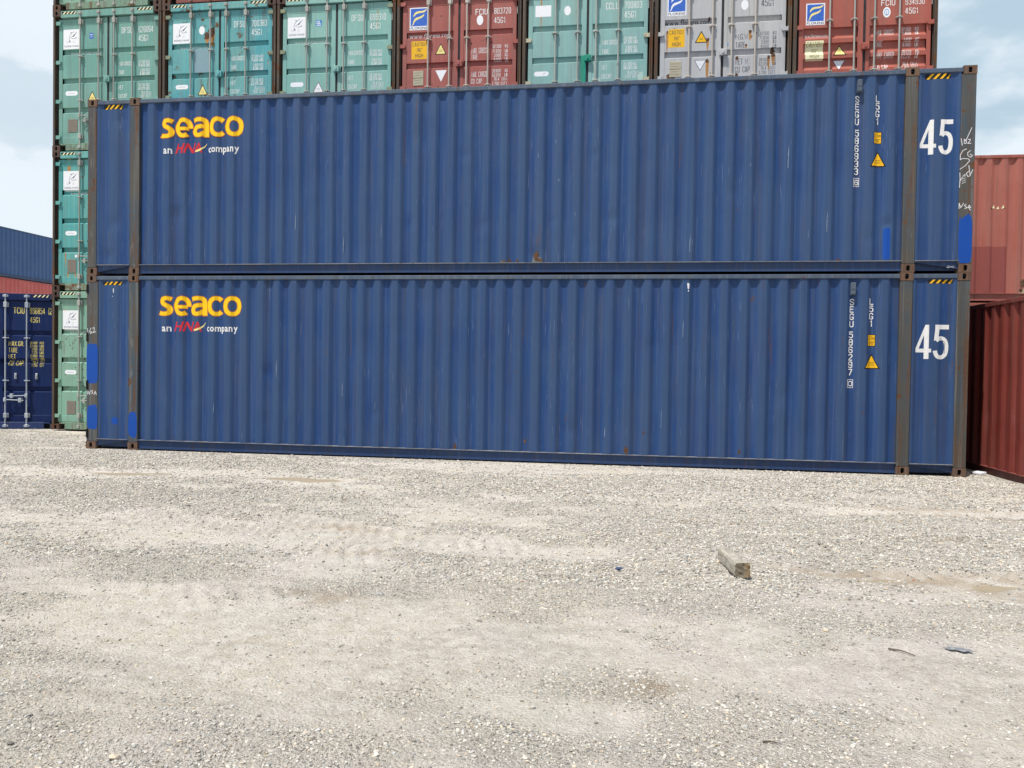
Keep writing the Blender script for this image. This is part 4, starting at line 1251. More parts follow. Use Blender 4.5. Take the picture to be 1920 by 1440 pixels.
def marks_c5(t, doors, S, cz, C):
    L, Rr = doors
    m_shape(L, S, cz, 'white_label', [M['decal_white']], lambda d: d.rect(0.235, H - 0.615, 0.535, H - 0.405))
    m_shape(L, S, cz, 'round_sticker', [M['decal_white']], lambda d: d.ellipse(0.842, H - 0.522, 0.062, 0.088))
    m_shape(L, S, cz, 'oval_sticker', [M['decal_white'], M['ink']], lambda d: (d.pill(0.225, H - 1.730, 0.505, H - 1.640, 0), d.stroke([(.40, H - 1.70), (.42, H - 1.675), (.44, H - 1.67)], .006, 1, .001)))
    m_drip(L, S, cz, [(0.345, .30, .03, .58)], 'rustdrip', 'rustdrip')
    m_number(Rr, S, cz, 'CCLU', '700803', '1', q=0.415, qs=0.590, x0=1.560)
    rows = [('MAX.GROSS', 1.105, 0.088, 0.300, [('30.480 KG', 1.060, 1.905, 2.140), ('67.200 LBS', 1.128, 1.905, 2.155)]),
            ('TARE', 1.275, 0.085, 0.130, [('3.890 KG', 1.225, 1.930, 2.140), ('8.575 LBS', 1.293, 1.930, 2.155)]),
            ('NET', 1.570, 0.085, 0.095, [('26.590 KG', 1.535, 1.905, 2.140), ('58.625 LBS', 1.603, 1.905, 2.155)]),
            ('CU.CAP.', 1.735, 0.085, 0.190, [('76.4 CU.M.', 1.695, 1.960, 2.19), ('2.697 CU.FT.', 1.763, 1.930, 2.19)])]
    m_weights(Rr, S, cz, rows, 'white', xl=1.500)
    g = MB(); g.cbox(1.105, 1.203, DY - 0.012, DY + 0.01, H - 2.60, H - 1.370, 0.004)
    g.build('repair_strip', M['green_bar'], L)
    m_shape(Rr, S, cz, 'paint_patch', [flat_mat('pale_green_touch_up', (0.42, 0.58, 0.52))], lambda d: (d.rect(1.33, H - 1.92, 1.48, H - 1.80), d.rect(2.17, H - 1.92, 2.262, H - 1.72)))
    m_drip(Rr, S, cz, [(1.29, 1.58, .03, .35), (2.30, 1.7, .04, .2)], 'rustdrip', 'plate')

def marks_c6(t, doors, S, cz, C):
    L, Rr = doors
    m_wing_logo(L, S, cz, 0.232, 0.300, 0.340, 0.42, True)
    m_url(L, S, cz, 'www.florens.com', 0.182, 1.015, 0.785, 0.885, 'ink')
    m_caution(L, S, cz, 0.255, 0.965, 0.295, 0.335)
    m_tri(L, S, cz, 0.850, 1.015, 1.235, 0.235)
    m_downtri(L, S, cz, 0.838, 1.550, 1.745, 0.215, True)
    m_plate(L, S, 0.285, 1.560, 0.215, 0.285, 'plate_cream', True)
    m_number(Rr, S, cz, 'FCIU', '', '', mat='ink', qs=0.505, show_id=False)
    m_shape(Rr, S, cz, 'round_sticker', [M['decal_white']], lambda d: d.ellipse(1.612, H - 0.585, 0.063, 0.092))
    rows = [('M.G.W.', 1.105, 0.105, 0.235, [('32.500', 1.085, 1.880, 2.050), ('KG', 1.085, 2.12, 2.18), ('71.650', 1.165, 1.880, 2.050), ('LB', 1.165, 2.12, 2.18)]),
            ('TARE', 1.255, 0.105, 0.170, [('3.900', 1.240, 1.910, 2.050), ('KG', 1.240, 2.12, 2.18), ('8.600', 1.320, 1.910, 2.050), ('LB', 1.320, 2.12, 2.18)]),
            ('NET W.', 1.555, 0.105, 0.245, [('28.600', 1.560, 1.880, 2.050), ('KG', 1.560, 2.12, 2.18), ('63.050', 1.635, 1.880, 2.050), ('LB', 1.635, 2.12, 2.18)]),
            ('CU. CAP.', 1.700, 0.105, 0.275, [('76.4', 1.710, 1.910, 2.010), ('CU.M.', 1.710, 2.06, 2.18), ('2.700', 1.790, 1.880, 2.010), ('CU.FT.', 1.790, 2.05, 2.18)])]
    m_weights(Rr, S, cz, rows, 'ink', xl=1.462)
    m_shape(Rr, S, cz, 'blue_tape', [M['sky_label']], lambda d: d.rect(1.255, H - 1.315, 1.335, H - 1.265))
    m_drip(L, S, cz, [(0.965, 1.185, .06, .20), (0.965, 1.575, .07, .40), (1.05, 1.80, .06, .2), (0.235, 1.02, .05, .4), (0.36, .97, .04, .02), (.99, .80, .05, .02), (.31, 1.86, .18, .02), (1.16, 1.3, .02, .03)])
    m_drip(Rr, S, cz, [(1.715, 1.075, .06, .16), (1.74, 1.16, .03, .05), (1.65, 1.315, .05, .06), (2.115, 1.43, .10, .0), (2.05, 1.545, .06, .25), (2.13, 1.51, .09, .2), (1.49, 1.54, .06, .05), (1.49, 1.85, .06, .1), (1.83, 1.10, .02, .02)])

def marks_c7(t, doors, S, cz, C):
    L, Rr = doors
    m_wing_logo(L, S, cz, 0.225, 0.625, 0.325, 0.385)
    m_url(L, S, cz, 'www.florens.com', 0.170, 0.610, 1.155, 1.215, 'offwhite')
    m_caution(L, S, cz, 0.228, 1.290, 0.31, 0.345, True)
    m_tri(L, S, cz, 0.820, 1.365, 1.570, 0.235, 'paleyellow')
    m_downtri(L, S, cz, 0.815, 1.640, 1.830, 0.215, True)
    m_number(Rr, S, cz, 'FCIU', '934930', '1', q=0.625, qs=0.785, x0=1.500, h=0.105)
    def ring(d):
        d.ellipse(1.597, H - 0.845, 0.064, 0.092, 0); d.ellipse(1.597, H - 0.845, 0.040, 0.058, 1, 0.001); d.ellipse(1.597, H - 0.845, 0.030, 0.045, 0, 0.002); d.rect(1.593, H - 0.89, 1.602, H - 0.82, 1, 0.003)
    m_shape(Rr, S, cz, 'round_sticker', [M['decal_white'], M['sky_label']], ring)
    rows = [('MAX. GROSS', 1.135, 0.095, 0.300, [('32.500', 1.110, 1.860, 2.020), ('KG', 1.110, 2.09, 2.15), ('71.650', 1.185, 1.860, 2.020), ('LB', 1.185, 2.09, 2.145)]),
            ('TARE', 1.340, 0.095, 0.115, [('3.830', 1.310, 1.890, 2.020), ('KG', 1.310, 2.09, 2.15), ('8.440', 1.385, 1.890, 2.020), ('LB', 1.385, 2.09, 2.145)]),
            ('MAX. CARGO', 1.545, 0.095, 0.300, [('28.670', 1.520, 1.860, 2.020), ('KG', 1.520, 2.09, 2.15), ('63.210', 1.590, 1.860, 2.020), ('LB', 1.590, 2.09, 2.145)]),
            ('CU. CAP.', 1.755, 0.095, 0.225, [('76.4', 1.725, 1.890, 1.990), ('CU.M.', 1.725, 2.03, 2.15), ('2.700', 1.800, 1.860, 1.990), ('CU.FT.', 1.800, 2.02, 2.15)])]
    m_weights(Rr, S, cz, rows, 'white', xl=1.430)
    def w(d): d.stroke([(.125, H - 1.08), (.13, H - 1.14)], .02, 0); d.stroke([(.13, H - 1.18), (.105, H - 1.23), (.13, H - 1.27)], .025, 0)
    m_shape(L, S, cz, 'scuff_mark', [M['offwhite']], w)

def marks_low(two):
    def fn(t, doors, S, cz, C):
        L = doors[0]
        m_fish_logo(L, S, cz, x0=0.215, q0=0.40, w=0.37, h=0.41)
        m_url(L, S, cz, 'www.dongfang.com.hk', 0.345, 1.035, 0.830, 0.900, 'white')
        m_shape(L, S, cz, 'oval_sticker', [M['decal_white'], M['faint']], lambda d: (d.pill(0.265, H - 1.735, 0.53, H - 1.645, 0), d.rect(0.31, H - 1.70, 0.47, H - 1.685, 1, 0.001)))
        m_tri(L, S, cz, 0.865, 1.655, 1.875, 0.225, 'paleyellow')
        m_plate(L, S, 0.315, 2.235 if two else 2.29, 0.205, 0.28)
        m_number(doors[1], S, cz, 'DFSU', '628173' if two else '626410', '0')
        m_weights(doors[1], S, cz, DF_ROWS, 'offwhite')
        if two:
            m_shape(L, S, cz, 'white_label', [M['decal_white']], lambda d: d.rect(0.485, H - 2.19, 0.585, H - 2.14))
            m_drip(L, S, cz, [(.345, .18, .09, .62), (.29, .5, .04, .3), (.33, 2.53, .04, .13), (.50, 2.53, .04, .12), (.27, 2.1, .03, .3)], 'rustdrip', 'rustdrip')
        else:
            m_drip(L, S, cz, [(.25, .42, .07, .4)], 'rustdrip', 'rustdrip')
            rg = random.Random(21)
            m_drip(L, S, cz, [(rg.uniform(.2, .7), rg.uniform(.95, 2.1), rg.uniform(.012, .035), 0) for _ in range(34)], 'rustblob')
    return fn

def teal(name, base, fade, rust=0.25, drip=0.25, dirt=0.3):
    return paint(name, base, fade, rust=rust, drip=drip, dirt=dirt, rough=0.5, bump=0.3)
T1 = dict(body=teal('sea_green_paint', (0.150, 0.345, 0.295), (0.190, 0.390, 0.330), 0.12, 0.08), frame=teal('rusty_green_frame', (0.16, 0.30, 0.22), (0.20, 0.28, 0.19), 0.62, 0.6, 0.5), bar=M['galv'], post=paint('dark_rusty_post', (0.065, 0.048, 0.038), (0.11, 0.08, 0.055), rust=0.6, drip=0.5, dirt=0.5, rough=0.75))
T2 = dict(body=teal('turquoise_paint', (0.085, 0.350, 0.385), (0.155, 0.41, 0.39), 0.46, 0.40), frame=T1['frame'], bar=M['galv'], post=T1['post'], hinge=teal('worn_green_hinge', (0.20, 0.27, 0.19), (0.24, 0.27, 0.17), 0.5, 0.5))
T3 = dict(body=teal('pale_sea_green_paint', (0.215, 0.440, 0.385), (0.26, 0.48, 0.42), 0.05, 0.05, 0.2), frame=teal('bright_teal_frame', (0.06, 0.36, 0.37), (0.09, 0.38, 0.37), 0.2, 0.2), bar=M['galv'], post=T1['post'], hinge=teal('olive_hinge', (0.24, 0.28, 0.19), (0.26, 0.28, 0.16), 0.35, 0.4))
RD = dict(body=paint('brick_red_paint', (0.345, 0.088, 0.070), (0.375, 0.115, 0.092), rust=0.10, drip=0.06, dirt=0.25), frame=paint('dark_red_frame', (0.23, 0.06, 0.045), (0.20, 0.075, 0.06), rust=0.4, drip=0.4), bar=M['galv_cream'], post=T1['post'])
T5 = dict(body=teal('grey_green_paint', (0.225, 0.425, 0.400), (0.26, 0.46, 0.42), 0.08, 0.08, 0.25), frame=teal('olive_frame', (0.25, 0.30, 0.20), (0.27, 0.28, 0.17), 0.45, 0.45), bar=M['galv'], post=T1['post'], hinge=teal('cream_hinge', (0.48, 0.46, 0.32), (0.5, 0.45, 0.3), 0.25, 0.3), lock=M['green_bar'])
GR = dict(body=paint('pale_grey_paint', (0.455, 0.465, 0.475), (0.50, 0.50, 0.49), rust=0.12, drip=0.14, dirt=0.25), frame=paint('grey_frame', (0.40, 0.40, 0.40), (0.45, 0.42, 0.36), rust=0.45, drip=0.4), bar=M['galv_cream'], post=T1['post'])
R7 = dict(body=paint('oxide_red_paint', (0.375, 0.098, 0.068), (0.405, 0.120, 0.088), rust=0.03, drip=0.03, dirt=0.2), frame=RD['frame'], bar=M['galv'], post=T1['post'])
LG = dict(body=teal('pale_rusty_green_paint', (0.210, 0.400, 0.300), (0.24, 0.42, 0.32), 0.22, 0.15), frame=T1['frame'], bar=M['galv'], post=T1['post'])
TQ = dict(body=teal('streaked_turquoise_paint', (0.085, 0.350, 0.340), (0.16, 0.41, 0.36), 0.16, 0.3), frame=T1['frame'], bar=M['galv'], post=T1['post'])

ROW_X0, ROW_Y, ROW_Z, PIT = -2.9625, 2.850, 0.02, 2.4600
ROWG = 'containers stacked door end out behind the blue pair'
def row(col, lev): return (ROW_X0 + col * PIT, ROW_Y, ROW_Z + lev * H95)
top = [
    ('sea green container door end with number 626064, leftmost of the third tier', T1, marks_c1, False),
    ('turquoise rust blotched container door end with number 700383', T2, marks_c2, False),
    ('pale sea green container door end with number 699310 and faded white triangle', T3, marks_c3, False),
    ('brick red container door end with number 803720 and orange caution sticker', RD, marks_c4, False),
    ('grey green container door end with number 700803 and vivid green repair strip', T5, marks_c5, False),
    ('pale grey container door end with rust runs and dark lettering', GR, marks_c6, False),
    ('oxide red container with many door ribs and number 934930, rightmost in the rear row', R7, marks_c7, True)]
for i, (lab, C, fn, many) in enumerate(top):
    door_container(lab, row(i, 2), 0, C, fn, many, ROWG)
door_container('turquoise container door end with rust streaked white logo, second tier of the left edge', row(0, 1), 0, TQ, marks_low(True), False, ROWG)
door_container('pale green rust pocked container door end standing on the gravel behind the blue pair', row(0, 0), 0, LG, marks_low(False), False, ROWG)
door_container('pale green container whose rusty sill alone shows at the top edge, above number 626064', row(0, 3), 0, LG, None, False, ROWG, plain=True)
door_container('rust red container barely showing at the top edge above number 700383', row(1, 3), 0, RD, None, False, ROWG, plain=True)
# lower tiers that carry the row, out of sight behind the blue pair
CY = [T1, T3, RD, T5, LG, R7]
for i in range(1, 7):
    for lev in (0, 1):
        door_container('container in the lower tiers of the rear row, hidden behind the blue pair', row(i, lev), 0, CY[(i + lev) % 6], None, False, ROWG, plain=True)

# ------------------------------------------------------------------ dark blue container at the left edge
NV = dict(body=paint('deep_navy_paint', (0.006, 0.018, 0.085), (0.010, 0.026, 0.105), rust=0.0, drip=0.0, dirt=0.10, rough=0.5, spec=0.15), frame=paint('navy_frame', (0.010, 0.030, 0.12), (0.02, 0.04, 0.13), rust=0.08, drip=0.05, dirt=0.2), bar=M['zinc'], cast=paint('navy_casting', (0.03, 0.035, 0.07), (0.05, 0.05, 0.07), rust=0.3), hinge=None)
NV['hinge'] = NV['body']; NV['post'] = NV['frame']
def marks_navy(t, doors, S, cz, C):
    d = DD(S, cz)
    Rr = doors[1]
    d.text('TCIU', 1.52, H - 0.435, 1.735, H - 0.305); d.text('996854', 1.84, H - 0.435, 2.135, H - 0.305); d.text('2', 2.225, H - 0.425, 2.275, H - 0.315)
    d.frame(2.205, H - 0.443, 2.295, H - 0.297, 0.007)
    d.text('45G1', 1.845, H - 0.62, 2.035, H - 0.505)
    d.build('container_number', M['yellow_letters'], Rr)
    d = DD(S, cz)
    for i, (s, w) in enumerate((('MAX.GR.', 0.30), ('TARE', 0.175), ('NET', 0.14), ('CU. CAP.', 0.30))):
        d.text(s, 1.425, H - 1.125 - i * 0.138, 1.425 + w, H - 1.025 - i * 0.138)
    for i, (a, b) in enumerate((('30.480', 'KGS'), ('67.200', 'LBS'), ('3.500', 'KGS'), ('7.720', 'LBS'), ('26.980', 'KGS'), ('59.480', 'LBS'), ('76.4', 'CU.M'), ('2.700', 'CU.FT'))):
        d.text(a, 1.845 + (0.03 if len(a) < 6 else 0), H - 1.078 - i * 0.069, 1.985, H - 1.025 - i * 0.069); d.text(b, 2.035, H - 1.078 - i * 0.069, 2.115, H - 1.025 - i * 0.069)
    d.build('weight_lettering', M['yellow_letters'], Rr)
    for x in (1.545, 1.955):
        k = MB(); k.cbox(x, x + 0.05, DY - 0.03, DY + 0.0, H - 1.83, H - 1.70, 0.01); k.cbox(x + .012, x + .038, DY - 0.04, DY - 0.025, H - 1.81, H - 1.74, 0.006)
        k.build('handle_catch', M['zinc'], Rr)
_a = R(18)
_e = Vector((-3.085, 3.22))
_o = _e - Vector((math.cos(_a), math.sin(_a))) * W
door_container('dark navy container with yellow stencilled weights and zinc bars, on gravel at far left', (_o.x, _o.y, -0.01), _a, NV, marks_navy, False)

# ------------------------------------------------------------------ distant stack on the left and red containers on the right
FB = paint('far_blue_paint', (0.050, 0.120, 0.285), (0.065, 0.135, 0.30), rust=0.02, drip=0.02, dirt=0.15)
FBR = paint('far_blue_rail', (0.045, 0.085, 0.18), (0.06, 0.095, 0.18), rust=0.05, dirt=0.2)
FR = paint('far_red_paint', (0.60, 0.125, 0.115), (0.64, 0.16, 0.145), rust=0.02, drip=0.02, dirt=0.2)
FRR = paint('far_red_rail', (0.46, 0.10, 0.09), (0.48, 0.13, 0.11), rust=0.1, dirt=0.2)
FG = 'far stack at the left'
side_container('shipping_container', 'dark blue ribbed container topping the distant stack at left', 12.19, 2.591, (-22.9, 17.4, 5.79), R(90), (FB, FBR, FBR, FBR), FG)
side_container('shipping_container', 'bright red ribbed container under the dark blue one in the distant stack at left', 12.19, 2.896, (-22.9, 17.4, 2.894), R(90), (FR, FRR, FRR, FRR), FG)
side_container('shipping_container', 'lowest container of the distant left stack, hidden behind the navy doors', 12.19, 2.896, (-22.9, 17.4, -0.002), R(90), (FB, FBR, FBR, FBR), FG)

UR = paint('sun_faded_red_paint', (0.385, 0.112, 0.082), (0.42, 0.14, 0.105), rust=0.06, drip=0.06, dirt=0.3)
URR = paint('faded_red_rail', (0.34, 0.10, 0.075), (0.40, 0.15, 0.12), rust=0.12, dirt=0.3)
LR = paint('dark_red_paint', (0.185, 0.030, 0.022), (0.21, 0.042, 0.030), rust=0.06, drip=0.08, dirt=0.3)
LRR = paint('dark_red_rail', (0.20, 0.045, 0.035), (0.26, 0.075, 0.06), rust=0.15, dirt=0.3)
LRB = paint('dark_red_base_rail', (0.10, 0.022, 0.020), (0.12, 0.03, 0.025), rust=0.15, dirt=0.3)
ud = [(1.45, .30, .10, .03), (1.45, .15, .12, .035), (1.25, .35, .08, .02), (1.75, .52, .06, .03), (1.3, .55, .1, .02), (1.5, .05 + .2, .07, .03)]
t, prof, SY = side_container('shipping_container', 'faded red ribbed container with dented lower corner, upper one at right', 12.19, H95, (14.42, 4.67, H95), R(0.4), (UR, URR, URR, URR), 'red containers at the right', rows=40, dents=ud)
S = surf_of(prof, SY); cut = [p[0] for p in prof]
def pp(pts): return [(p[0] - 14.42, p[1] - H95) for p in pts]
m = flat_mat('dull_red_repair', (0.29, 0.078, 0.066), wear=0.2, wscale=6)
Decal(S, cutx=cut, off=0.0025).poly(pp([(15.2, 3.07), (16.28, 3.07), (16.28, 3.98), (15.2, 3.98)])).build('repair_patch', m, t)
d = Decal(S, cutx=cut, off=0.003)
for x, z, r in ((16.62, 3.25, .10), (16.56, 3.12, .06), (16.75, 3.18, .05)):
    rg = random.Random(int(x * 100))
    d.poly(pp([(x + r * math.cos(a) * rg.uniform(.5, 1.1), z + r * math.sin(a) * rg.uniform(.5, 1.1)) for a in np.linspace(0, 2 * math.pi, 13)[:-1]]), 0, 0.0005 * (x - 16))
d.poly(pp([(16.50, 3.05), (16.72, 3.05), (16.70, 3.16), (16.55, 3.14)]), 1, 0.0002)
d.build('rust_patch', [M['rustblob'], M['plate_cream']], t)
d = Decal(S, cutx=cut, off=0.003)
for x, z, w, mi in ((16.02, 4.76, .03, 0), (16.10, 4.74, .025, 0), (16.18, 4.75, .03, 0), (15.98, 4.73, .02, 1), (16.21, 4.73, .018, 1)):
    d.poly(pp([(x - w, z - w), (x + w, z - w * .8), (x + w * .3, z + w * 1.3)]), mi, 0.0003 * mi)
d.build('sticker_remnant', [M['cream'], M['black']], t)
side_container('shipping_container', 'red container under the faded dented one, hidden by the nearest dark red side', 12.19, H95, (14.42, 4.67, 0.0), R(0.4), (UR, URR, URR, URR), 'red containers at the right')
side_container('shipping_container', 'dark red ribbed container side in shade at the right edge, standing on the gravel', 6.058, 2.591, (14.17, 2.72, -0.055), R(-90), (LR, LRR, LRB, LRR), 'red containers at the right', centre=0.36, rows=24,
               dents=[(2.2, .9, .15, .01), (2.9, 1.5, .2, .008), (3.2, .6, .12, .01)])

# ------------------------------------------------------------------ ground
DUST = [(2.85, -2.33, 2.21, 0.42), (7.64, -0.77, 2.61, 0.62), (6.0, -5.52, 1.92, 0.30), (8.01, -5.69, 1.64, 0.22), (6.24, -7.81, 0.76, 0.37), (6.89, -7.68, 0.32, 0.34), (7.63, -7.84, 0.48, 0.46), (8.96, -7.59, 0.43, 0.59), (9.79, -7.81, 0.88, 0.51), (10.19, -8.05, 0.59, 0.38), (9.46, -7.32, 0.36, 0.56), (12.19, -3.09, 0.89, 0.30), (10.56, -5.9, 0.67, 0.15), (11.2, -6.18, 0.45, 0.30), (6.68, -8.46, 0.59, 0.17), (6.84, -6.44, 0.42, 0.36), (8.67, -8.49, 0.27, 0.26), (5.59, -7.25, 0.6, 0.22)]
STONE = [(10.85, -1.29, 3.14, 0.82), (10.35, -4.79, 1.2, 0.79), (10.36, -7.15, 0.8, 0.30), (9.46, -6.83, 0.3, 0.5), (5.49, -6.72, 0.63, 0.4), (7.1, -6.81, 0.42, 0.40), (7.97, -6.64, 0.94, 0.45), (6.6, -8.71, 0.46, 0.3), (7.23, -8.99, 0.41, 0.24), (7.72, -8.99, 0.28, 0.16), (4.65, -6.58, 0.35, 0.29), (9.45, -5.74, 0.5, 0.69), (2.91, -1.1, 1.94, 0.82), (8.39, -8.83, 0.25, 0.17), (8.88, -8.11, 0.25, 0.22), (11.14, -4.62, 1.22, 0.58), (3.75, -3.71, 1.77, 0.47), (5.45, -7.62, 0.25, 0.23)]
_tab = rng.random((256, 256))
def vnoise(x, y):
    xi, yi = np.floor(x).astype(int), np.floor(y).astype(int)
    fx, fy = x - xi, y - yi
    fx, fy = fx * fx * (3 - 2 * fx), fy * fy * (3 - 2 * fy)
    g = lambda a, b: _tab[a % 256, b % 256]
    return (g(xi, yi) * (1 - fx) + g(xi + 1, yi) * fx) * (1 - fy) + (g(xi, yi + 1) * (1 - fx) + g(xi + 1, yi + 1) * fx) * fy
def fbm(x, y, o=4, gain=0.5):
    s, a, t = 0, 1, 0
    for i in range(o):
        s = s + a * vnoise(x + 17.3 * i, y + 9.1 * i); t += a; a *= gain; x, y = x * 2.03, y * 2.03
    return s / t
def blobs(x, y, L, p=2.0):
    m = np.zeros_like(x)
    wx = x + 0.5 * (fbm(x * 1.7, y * 1.7) - 0.5); wy = y + 0.35 * (fbm(x * 1.7 + 50, y * 1.7) - 0.5)
    for cx, cy, rx, ry in L:
        m = np.maximum(m, np.exp(-(((wx - cx) / rx) ** 2 + ((wy - cy) / ry) ** 2) ** (p / 2)))
    return m
TRACKS = [((3.6, -4.75), (7.4, -6.05), 0.22, 1.0), ((4.6, -4.55), (8.6, -5.75), 0.20, 0.8), ((5.3, -7.5), (7.4, -7.1), 0.34, 0.45), ((9.9, -5.75), (13.4, -6.15), 0.24, 1.2), ((10.6, -3.5), (13.6, -2.75), 0.22, 1.1), ((4.2, -1.0), (6.6, -0.5), 0.2, 0.9)]
def track_parts(x, y):
    for (a, b, w, s) in TRACKS:
        a, b = np.array(a), np.array(b); L = np.linalg.norm(b - a); d = (b - a) / L
        u = (x - a[0]) * d[0] + (y - a[1]) * d[1]; v = -(x - a[0]) * d[1] + (y - a[1]) * d[0]
        v = v + 0.12 * np.sin(u * 1.1 + a[0])
        env = np.exp(-(v / w) ** 4) * np.clip(u / 0.5, 0, 1) * np.clip((L - u) / 0.5, 0, 1)
        env = env * np.clip(2.4 * fbm(x * 2.0 + 31, y * 2.8, 3) - 0.45, 0.25, 1)
        yield u, v, env, s
def track_env(x, y):
    m = np.zeros_like(x)
    for u, v, env, s in track_parts(x, y): m = np.maximum(m, env * min(s, 1.0))
    return m
def masks(x, y):
    dust = blobs(x, y, DUST); stone = blobs(x, y, STONE)
    n = fbm(x * 0.55 + 3, y * 1.5 + 8, 5, 0.6)
    n2 = fbm(x * 2.4 + 11, y * 4.0 + 5, 4, 0.6)
    g = np.clip(0.48 + 0.9 * (n2 - 0.5) * 2 * 0.7 + 0.75 * (n - 0.48) * 2 + 0.55 * stone - 0.75 * dust, 0, 1)
    g = np.clip(g - 0.55 * track_env(x, y), 0, 1)
    return g, dust, stone
def height(x, y):
    g, dust, stone = masks(x, y)
    h = 0.060 * (fbm(x * 0.35, y * 0.6, 3) - 0.5) + 0.060 * (fbm(x * 1.3 + 7, y * 2.2, 4) - 0.5) * (0.4 + g) + 0.030 * (fbm(x * 6, y * 8, 3) - 0.5) * (0.45 + g)
    h += 0.018 * (stone - 0.2) - 0.010 * dust
    for u, v, env, s in track_parts(x, y):
        rip = np.abs(((u + 0.5 * v) / 0.15 + 1.0 * fbm(x * 2.2, y * 2.2, 3)) % 1.0 - 0.5) * 2
        h += env * s * (-0.018 + 0.034 * np.clip(rip * 1.8 - 0.5, 0, 1))
    # loose ridge right of the timber
    rd = np.exp(-((x - 10.5) / 0.75) ** 2 - ((y + 5.0 - 0.18 * (10.4 - x) ) / 0.20) ** 2)
    h += 0.05 * rd
    near = np.clip((-y - 0.15) / 0.9, 0, 1)
    h = h * near + (1 - near) * (-0.006)
    far = np.clip((np.maximum(np.abs(x - 7) - 14, -y - 13)) / 6, 0, 1)
    return h * (1 - far)
xs = np.concatenate([-np.geomspace(400, 7, 34), np.arange(-6.5, 1, 0.06), np.arange(1, 14.6, 0.028), np.arange(14.65, 20, 0.1), np.geomspace(20.3, 420, 34)])
ys = np.concatenate([-np.geomspace(300, 12.6, 26), np.arange(-12, -9.45, 0.1), np.arange(-9.4, -3.5, 0.024), np.arange(-3.5, 0.6, 0.035), np.arange(0.65, 4.5, 0.1), np.geomspace(4.7, 500, 40)])
X, Y = np.meshgrid(xs, ys)
Zg = height(X.ravel(), Y.ravel())
gm, dm, sm_ = masks(X.ravel(), Y.ravel())
nx, ny = len(xs), len(ys)
V = np.stack([X.ravel(), Y.ravel(), Zg], 1)
ii = np.arange((nx - 1) * (ny - 1)); r_, c_ = ii // (nx - 1), ii % (nx - 1)
q = np.stack([r_ * nx + c_, r_ * nx + c_ + 1, (r_ + 1) * nx + c_ + 1, (r_ + 1) * nx + c_], 1)
def np_mesh(name, V, F, smooth=False):
    k = F.shape[1]
    me = bpy.data.meshes.new(name)
    me.vertices.add(len(V)); me.vertices.foreach_set('co', V.astype(np.float32).ravel())
    me.loops.add(F.size); me.loops.foreach_set('vertex_index', F.astype(np.int32).ravel())
    me.polygons.add(len(F)); me.polygons.foreach_set('loop_start', np.arange(0, F.size, k, dtype=np.int32))
    me.polygons.foreach_set('use_smooth', np.full(len(F), smooth))
    me.update(calc_edges=True)
    return me
me = np_mesh('ground', V, q, True)
at = me.attributes.new('stone', 'FLOAT', 'POINT'); at.data.foreach_set('value', gm.astype(np.float32))
# dried mud films in shallow hollows
MUD = [(2.59, -2.5, 0.62, 0.16), (4.83, -2.43, 0.70, 0.17), (10.75, -6.05, 0.14, 0.05), (11.5, -6.1, 0.16, 0.05)]
mu = blobs(X.ravel(), Y.ravel(), MUD, 5.0)
at = me.attributes.new('mud', 'FLOAT', 'POINT'); at.data.foreach_set('value', mu.astype(np.float32))

SOIL = [(10.55, -5.85, 0.5, 0.10), (11.05, -6.05, 0.60, 0.18), (11.6, -6.0, 0.7, 0.26), (12.2, -2.95, 0.8, 0.10), (12.4, -3.35, 0.8, 0.07), (9.7, -4.2, 0.35, 0.10), (11.3, -4.55, 0.8, 0.10), (6.3, -5.3, 0.5, 0.12), (7.0, -6.0, 0.45, 0.12), (7.05, -7.2, 0.3, 0.14), (9.0, -8.2, 0.25, 0.10)]
so_ = blobs(X.ravel(), Y.ravel(), SOIL) * np.clip((fbm(X.ravel() * 5, Y.ravel() * 8, 4) - 0.32) * 5, 0, 1)
at = me.attributes.new('soil', 'FLOAT', 'POINT'); at.data.foreach_set('value', so_.astype(np.float32))
m, nt, b = new_mat('gravel_ground')
v = coords(nt, False)
def attr(nt, n):
    a = nt.nodes.new("ShaderNodeAttribute"); a.attribute_name = n
    return a.outputs['Fac']
def voro(nt, v, scale, feat='F1'):
    n = nt.nodes.new("ShaderNodeTexVoronoi"); n.feature = feat; n.inputs['Scale'].default_value = scale
    nt.links.new(v, n.inputs[0]); return n
st = attr(nt, 'stone')
vw = nt.nodes.new("ShaderNodeVectorMath"); vw.operation = 'ADD'
nn = nt.nodes.new("ShaderNodeTexNoise"); nn.inputs['Scale'].default_value = 40; nt.links.new(v, nn.inputs[0])
vs_ = nt.nodes.new("ShaderNodeVectorMath"); vs_.operation = 'SCALE'; vs_.inputs['Scale'].default_value = 0.012
nt.links.new(nn.outputs['Color'], vs_.inputs[0]); nt.links.new(v, vw.inputs[0]); nt.links.new(vs_.outputs[0], vw.inputs[1])
vv = vw.outputs[0]
v1, v2 = voro(nt, vv, 62), voro(nt, vv, 135)
sep1 = nt.nodes.new("ShaderNodeSeparateColor"); nt.links.new(v1.outputs['Color'], sep1.inputs[0])
sep2 = nt.nodes.new("ShaderNodeSeparateColor"); nt.links.new(v2.outputs['Color'], sep2.inputs[0])
fine = noise(nt, v, 9, 8, 0.7)
broad = noise(nt, v, 0.55, 5, 0.6)
tint = mix(nt, ramp(nt, broad, 0.40, 0.62), (0.68, 0.610, 0.475), (0.680, 0.622, 0.560))
tint = mix(nt, ramp(nt, noise(nt, v, 0.9, 3), 0.5, 0.7, 0, 0.5), tint, (0.555, 0.560, 0.465))
tint = mix(nt, ramp(nt, noise(nt, v, 1.5, 4), 0.52, 0.66, 0, 0.6), tint, (0.66, 0.595, 0.560))
